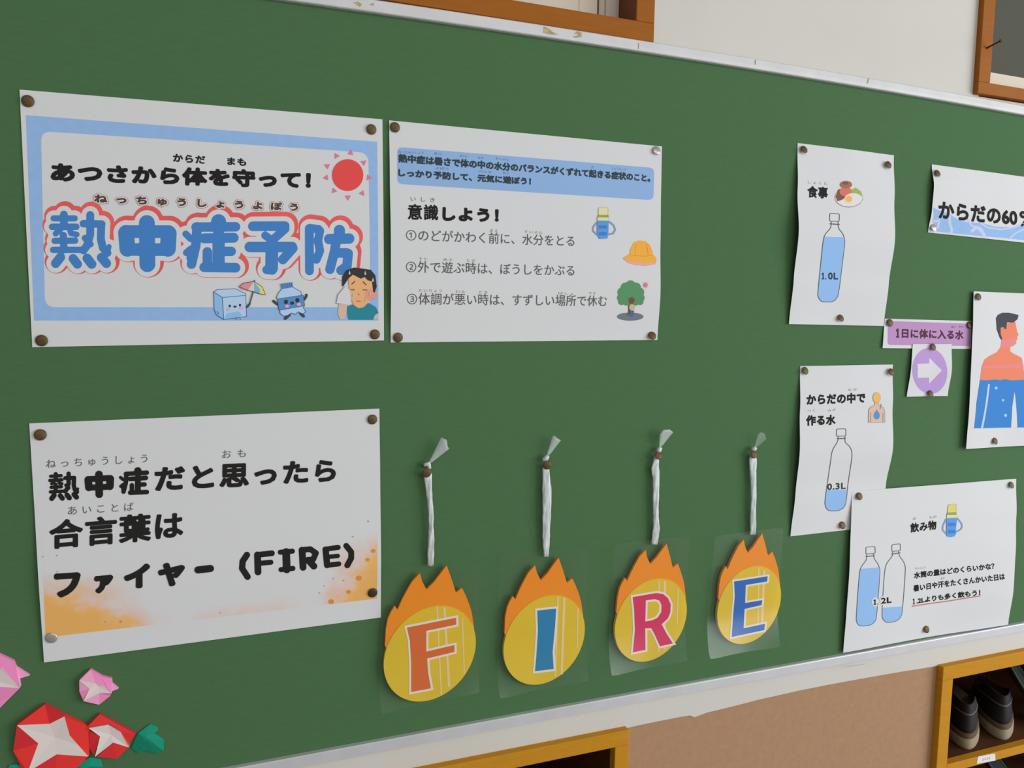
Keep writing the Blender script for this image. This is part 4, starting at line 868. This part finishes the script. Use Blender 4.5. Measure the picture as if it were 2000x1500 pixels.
CARDS = [('F', FT, ANCH, LETTER_F, 'letter_orange', 20, 'orange letter F', [(625, 490, 665, 1300), (692, 500, 736, 1225), (856, 590, 875, 1100)]),
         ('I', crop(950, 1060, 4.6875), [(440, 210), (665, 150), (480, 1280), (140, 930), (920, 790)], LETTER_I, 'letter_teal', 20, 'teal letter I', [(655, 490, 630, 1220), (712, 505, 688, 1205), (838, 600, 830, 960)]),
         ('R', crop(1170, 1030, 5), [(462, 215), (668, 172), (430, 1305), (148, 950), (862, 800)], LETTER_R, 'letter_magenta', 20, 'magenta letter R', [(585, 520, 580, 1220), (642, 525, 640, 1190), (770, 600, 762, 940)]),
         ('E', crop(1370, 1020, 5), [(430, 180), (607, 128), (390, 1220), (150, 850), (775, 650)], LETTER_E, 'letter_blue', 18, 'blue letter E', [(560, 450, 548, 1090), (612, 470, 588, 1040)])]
def film(parent, q):
    P = [np.array(pt(x, y, CY-.002 if k < 2 else CY-.0135)) for k, (x, y) in enumerate(q)]   # the lower edge curls away from the board
    nu, nv = 14, 20; V = []; F = []
    for layer in (0, 1):
        for j in range(nv+1):
            for i in range(nu+1):
                u, v = i/nu, j/nv; p = (P[0]*(1-u)+P[1]*u)*(1-v)+(P[3]*(1-u)+P[2]*u)*v
                c = 2*u-1; cr = max(0, abs(c)-.82)/.18*max(0, abs(2*v-1)-.88)/.12
                p = p+(P.__getitem__(0)*0+ (np.mean(P, 0)-p)*.02*cr)
                y = CY-.0012-.0120*(max(0, v-.66)/.34)**1.5*(.75+.25*abs(c)**1.5)-.0010*c*c + (.0032 if layer else 0)*(1 if .05 < u < .95 and .05 < v < .95 else .2)
                V.append((p[0], y if not layer else y+.0003, p[1]))
    k = (nu+1)*(nv+1)
    for j in range(nv):
        for i in range(nu):
            a = j*(nu+1)+i; F.append((a, a+nu+1, a+nu+2, a+1))
    return build('laminate_film', V[:k], F, ['laminate_film'], parent, smooth=True, label='clear plastic laminate around the flame')
for ch, tf, an, letter, lm, ow, lname, streaks in CARDS:
    T = rigid(an0, to_plane(an, tf)); fl, di = T(fl0), T(di0)
    cen = di.mean(0)
    card = root('flame_card', 'orange paper flame card with yellow disc and %s, hanging on a white ribbon' % lname, 'paper flame card', (cen[0], CY, cen[1]), 'four flame cards spelling FIRE')
    V, F = prism(fl, CY, CY+.0035); build('flame', V, F, ['flame_orange'], card, label='orange flame outline')
    V, F = prism(di, CY-.0004, CY+.0036); build('disc', V, F, ['disc_yellow'], card, label='round yellow disc')
    fc = Flat(CY-.0004); fc.root = card
    d = Print(fc, 'letter_outline', 'white outline of the letter', 2); d.tf = tf; d.poly(off_poly(letter, ow), 'card_white'); d.done(card)
    d = Print(fc, 'letter', lname, 4); d.tf = tf; d.poly(letter, lm); d.done(card)
    if ch == 'R':
        d = Print(fc, 'letter_counter', 'yellow counter of the letter R with white edge', 5); d.tf = tf; d.poly(HOLE_R, 'card_white'); d.k += 10; d.poly(off_poly(HOLE_R, -20), 'disc_yellow'); d.done(card)
    d = Print(fc, 'pale_streak', 'faint pale streaks', 1); d.tf = tf  # narrow pale lines down the yellow disc
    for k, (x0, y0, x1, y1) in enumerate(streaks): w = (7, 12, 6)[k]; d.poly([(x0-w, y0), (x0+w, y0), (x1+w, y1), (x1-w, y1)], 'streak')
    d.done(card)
    film(card, FILMS[ch])

def ribbon(label, strap, knot, tuft, thin=False):
    """strap: [(px, py, width px)] from the tack down to the card"""
    P = []; R = []; n = len(strap)
    rnd = random.Random(len(label))
    # densify
    S = []
    for a, b in zip(strap, strap[1:]):
        for t in (0, .25, .5, .75): S.append(tuple(a[i]+(b[i]-a[i])*t for i in range(3)))
    S.append(strap[-1])
    for i, (x, y, w) in enumerate(S):
        dep = -.0045-.0012*math.sin(math.pi*i/(len(S)-1)); c = at([(x, y)], dep)[0]; e = at([(x+w/2, y)], dep)[0]
        P.append(c); R.append(abs(e[0]-c[0])*(1+rnd.uniform(-.06, .06)))
    r = root('ribbon', label, 'ribbon', tuple(P[0]), 'white plastic ribbons holding the flame cards')
    m = MB()
    V = []; F = []; k = 12
    for i, (p, rad) in enumerate(zip(P, R)):
        d = (Vector(P[min(i+1, len(P)-1)])-Vector(P[max(i-1, 0)])).normalized(); side = Vector((-d.z, 0, d.x)) if abs(d.z) > .2 else Vector((1, 0, 0))
        for j in range(k):
            t = 2*math.pi*j/k; thick = .0014*(1+.5*math.sin(3*t+i*.6))
            V.append(Vector(p)+side.normalized()*math.cos(t)*rad+Vector((0, 1, 0))*math.sin(t)*thick)
    for i in range(len(P)-1):
        for j in range(k): F.append((i*k+j, i*k+(j+1) % k, (i+1)*k+(j+1) % k, (i+1)*k+j))
    F += [tuple(range(k)), tuple(range(len(V)-k, len(V)))]
    build('strap', V, F, ['ribbon_white'], r, smooth=True)
    kp = [at([q], -.005)[0] for q in knot]
    m = MB(); m.tube(kp, [.0018]+[.0030]*(len(kp)-2)+[.0022] if len(kp) > 2 else .0024, 10); m.build('knot', ['ribbon_white'], r, smooth=True)
    # the frayed end above the knot: a fan of pleated film
    base = at([tuft[0]], -.006)[0]; tips = [at([q], -.010-.002*(i % 2))[0] for i, q in enumerate(tuft[1:])]
    V = []; F = []; n2 = len(tips); st = 6
    for s_ in range(st+1):
        t = s_/st
        for i, tp in enumerate(tips):
            p = base*(1-t)+tp*t+np.array([(i/(n2-1)-.5)*.0030*(1-t), .0012*math.sin(i*2.6)*t, 0]); V.append(p)
    for s_ in range(st):
        for i in range(n2-1): a = s_*n2+i; F.append((a, a+1, a+n2+1, a+n2))
    o = build('frayed_end', V, F, ['ribbon_tuft_thin' if thin else 'ribbon_tuft'], r, smooth=True, label='translucent frayed ribbon end')
    so = o.modifiers.new('solid', 'SOLIDIFY'); so.thickness = .0002
t1 = crop(780, 830, 5); t2 = crop(1180, 820, 5)
def R3(tf, L): return [(*tf((x, y)), w/5) for x, y, w in L]
ribbon('white plastic ribbon above the letter F card', R3(t1, [(276, 470, 80), (279, 530, 80), (290, 640, 62), (298, 720, 52), (310, 880, 52), (310, 980, 46), (312, 1100, 58), (308, 1240, 66), (306, 1375, 60)]), [t1(q) for q in ((238, 392), (285, 380), (292, 425))], [t1(q) for q in ((300, 370), (410, 120), (465, 148), (468, 205), (490, 236))])
ribbon('white plastic ribbon above the letter I card', R3(t1, [(1440, 390, 60), (1430, 440, 72), (1438, 560, 82), (1442, 680, 90), (1440, 850, 84), (1435, 1020, 76), (1434, 1150, 70), (1434, 1285, 46)]), [t1(q) for q in ((1400, 345), (1430, 330), (1450, 300))], [t1(q) for q in ((1450, 300), (1498, 104), (1520, 108), (1540, 130), (1582, 152))])
ribbon('white plastic ribbon above the letter R card', R3(t2, [(518, 350, 50), (508, 400, 58), (498, 470, 80), (508, 560, 66), (506, 700, 62), (506, 850, 56), (506, 960, 52), (510, 1060, 66), (502, 1140, 70), (488, 1215, 58)]), [t2(q) for q in ((518, 318), (535, 295), (550, 268))], [t2(q) for q in ((548, 265), (545, 140), (585, 98), (635, 92), (680, 122))])
ribbon('white plastic ribbon with an almost clear end above the letter E card', R3(t2, [(1457, 342, 60), (1453, 390, 76), (1455, 500, 62), (1460, 640, 54), (1460, 760, 52), (1456, 900, 56), (1456, 1020, 58), (1450, 1120, 56)]), [t2(q) for q in ((1440, 292), (1462, 285), (1480, 275))], [t2(q) for q in ((1478, 270), (1500, 150), (1530, 120), (1560, 130), (1592, 190))], True)

# ------------------------------------------------------------------ origami flowers and leaves
OT = crop(0, 1260, 5.882)
def facets(name, polys, m_list, parent, label=None):
    """folded paper: facets given as pixel points with a height (mm) above the board, plus a skirt back to the board"""
    V = []; F = []; mi = []; mats_ = []
    for P, m_ in polys:
        if m_ not in mats_: mats_.append(m_)
        n = len(V); w = [at([OT(q[:2])], -q[2]/1000.)[0] for q in P]
        tri = tessellate_polygon([[Vector((a[0], a[2], 0)) for a in w]])
        V += w; k = len(P); V += [np.array([a[0], -.0003, a[2]]) for a in w]
        F += [tuple(i+n for i in t) for t in tri]+[tuple(i+n+k for i in t[::-1]) for t in tri]+[(n+i, n+(i+1) % k, n+k+(i+1) % k, n+k+i) for i in range(k)]
        mi += [mats_.index(m_)]*(2*len(tri)+k)
    return build(name, V, F, mats_, parent, mi, label=label)
def flower(label, corolla, star, cen):
    c = at([OT(cen)], 0)[0]
    r = root('origami_flower', label, 'origami flower', tuple(c), 'folded paper morning glories')
    facets('petals', corolla, None, r); facets('star_centre', star, None, r, 'white star at the centre of the flower'); return r
T1, T2, T3, T4, C0 = (740, 820, 6), (195, 920, 6), (318, 1460, 6), (1015, 1280, 6), (630, 1060, 3.2)
n12, n14, n34, n23 = (570, 905, 4.6), (800, 1040, 4.6), (650, 1255, 4.6), (440, 1130, 4.6)
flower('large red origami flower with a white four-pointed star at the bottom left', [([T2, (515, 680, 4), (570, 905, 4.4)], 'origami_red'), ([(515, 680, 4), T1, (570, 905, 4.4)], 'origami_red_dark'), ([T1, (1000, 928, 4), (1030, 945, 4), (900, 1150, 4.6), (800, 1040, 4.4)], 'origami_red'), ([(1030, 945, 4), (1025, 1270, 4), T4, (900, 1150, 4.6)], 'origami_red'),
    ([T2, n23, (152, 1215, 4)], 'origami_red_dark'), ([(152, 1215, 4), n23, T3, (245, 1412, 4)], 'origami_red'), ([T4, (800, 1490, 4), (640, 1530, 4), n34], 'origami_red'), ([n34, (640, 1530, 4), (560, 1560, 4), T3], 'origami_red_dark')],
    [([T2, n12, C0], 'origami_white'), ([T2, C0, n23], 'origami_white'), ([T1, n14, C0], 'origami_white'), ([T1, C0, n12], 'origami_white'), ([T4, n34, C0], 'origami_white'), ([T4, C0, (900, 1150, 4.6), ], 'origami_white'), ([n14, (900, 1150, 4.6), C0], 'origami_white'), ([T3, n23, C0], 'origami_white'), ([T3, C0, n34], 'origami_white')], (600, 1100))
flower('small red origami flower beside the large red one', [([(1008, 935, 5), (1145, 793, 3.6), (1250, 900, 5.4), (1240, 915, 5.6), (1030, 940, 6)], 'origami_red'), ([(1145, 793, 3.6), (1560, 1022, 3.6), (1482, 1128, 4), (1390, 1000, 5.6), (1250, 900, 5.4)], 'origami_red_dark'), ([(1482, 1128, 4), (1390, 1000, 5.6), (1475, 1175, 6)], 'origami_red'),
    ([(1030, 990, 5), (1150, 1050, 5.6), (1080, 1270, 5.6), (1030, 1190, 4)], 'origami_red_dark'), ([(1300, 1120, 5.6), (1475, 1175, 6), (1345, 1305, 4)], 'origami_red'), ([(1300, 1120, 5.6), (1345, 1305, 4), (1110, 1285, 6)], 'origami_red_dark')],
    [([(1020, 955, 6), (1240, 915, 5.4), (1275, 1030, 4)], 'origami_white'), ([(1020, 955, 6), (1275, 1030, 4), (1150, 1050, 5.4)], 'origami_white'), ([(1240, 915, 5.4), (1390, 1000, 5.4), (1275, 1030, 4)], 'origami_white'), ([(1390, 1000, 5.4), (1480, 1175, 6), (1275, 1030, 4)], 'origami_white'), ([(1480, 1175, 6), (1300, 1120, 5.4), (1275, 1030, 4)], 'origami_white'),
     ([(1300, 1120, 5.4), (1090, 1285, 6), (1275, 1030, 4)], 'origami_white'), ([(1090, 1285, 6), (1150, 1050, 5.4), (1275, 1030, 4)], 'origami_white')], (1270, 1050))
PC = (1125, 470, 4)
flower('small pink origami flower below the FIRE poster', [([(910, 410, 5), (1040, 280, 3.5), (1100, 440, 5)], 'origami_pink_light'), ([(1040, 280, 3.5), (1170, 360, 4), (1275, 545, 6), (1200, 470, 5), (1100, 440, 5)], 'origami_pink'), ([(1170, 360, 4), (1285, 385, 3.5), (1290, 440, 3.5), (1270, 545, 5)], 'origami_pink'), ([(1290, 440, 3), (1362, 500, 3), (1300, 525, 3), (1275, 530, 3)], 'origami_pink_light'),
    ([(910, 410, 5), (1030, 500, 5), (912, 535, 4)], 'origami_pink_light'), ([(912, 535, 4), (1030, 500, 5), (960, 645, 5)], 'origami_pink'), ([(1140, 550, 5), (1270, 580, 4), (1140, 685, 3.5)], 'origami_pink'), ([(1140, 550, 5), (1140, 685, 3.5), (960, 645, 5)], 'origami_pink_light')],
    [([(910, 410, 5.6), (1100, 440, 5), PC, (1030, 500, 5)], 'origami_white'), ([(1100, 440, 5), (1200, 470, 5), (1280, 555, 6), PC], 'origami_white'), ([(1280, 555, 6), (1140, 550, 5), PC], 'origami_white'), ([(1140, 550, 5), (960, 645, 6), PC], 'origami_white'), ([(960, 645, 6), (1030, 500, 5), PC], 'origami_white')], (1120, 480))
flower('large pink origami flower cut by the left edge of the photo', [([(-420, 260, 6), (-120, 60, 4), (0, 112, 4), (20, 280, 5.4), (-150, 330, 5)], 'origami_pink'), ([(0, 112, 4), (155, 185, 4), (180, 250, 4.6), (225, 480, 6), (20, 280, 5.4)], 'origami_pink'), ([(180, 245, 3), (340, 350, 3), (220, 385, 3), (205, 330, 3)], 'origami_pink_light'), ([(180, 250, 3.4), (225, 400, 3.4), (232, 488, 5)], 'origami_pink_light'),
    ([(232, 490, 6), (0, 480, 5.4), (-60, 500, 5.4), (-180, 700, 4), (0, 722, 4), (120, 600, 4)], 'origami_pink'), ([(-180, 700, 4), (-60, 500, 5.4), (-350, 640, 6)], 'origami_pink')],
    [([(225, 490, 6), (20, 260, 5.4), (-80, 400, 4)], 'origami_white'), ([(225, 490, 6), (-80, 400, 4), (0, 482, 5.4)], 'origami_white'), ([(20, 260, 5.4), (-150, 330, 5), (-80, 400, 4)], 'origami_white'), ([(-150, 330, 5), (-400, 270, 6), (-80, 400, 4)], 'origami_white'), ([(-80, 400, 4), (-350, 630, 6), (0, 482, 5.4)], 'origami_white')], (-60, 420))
def leaf(label, outline, ridge):
    c = at([OT(ridge[0][:2])], 0)[0]
    r = root('origami_leaf', label, 'origami leaf', tuple(c), 'folded paper leaves')
    a, b = ridge; n = len(outline); polys = []
    for i in range(n):
        p, q = outline[i], outline[(i+1) % n]; mid = a if (i < n/2) else b
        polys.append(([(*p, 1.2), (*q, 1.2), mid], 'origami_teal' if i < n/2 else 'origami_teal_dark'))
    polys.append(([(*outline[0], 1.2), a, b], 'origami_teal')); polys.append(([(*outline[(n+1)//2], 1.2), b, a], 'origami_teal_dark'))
    facets('leaf_folds', polys, None, r); return r
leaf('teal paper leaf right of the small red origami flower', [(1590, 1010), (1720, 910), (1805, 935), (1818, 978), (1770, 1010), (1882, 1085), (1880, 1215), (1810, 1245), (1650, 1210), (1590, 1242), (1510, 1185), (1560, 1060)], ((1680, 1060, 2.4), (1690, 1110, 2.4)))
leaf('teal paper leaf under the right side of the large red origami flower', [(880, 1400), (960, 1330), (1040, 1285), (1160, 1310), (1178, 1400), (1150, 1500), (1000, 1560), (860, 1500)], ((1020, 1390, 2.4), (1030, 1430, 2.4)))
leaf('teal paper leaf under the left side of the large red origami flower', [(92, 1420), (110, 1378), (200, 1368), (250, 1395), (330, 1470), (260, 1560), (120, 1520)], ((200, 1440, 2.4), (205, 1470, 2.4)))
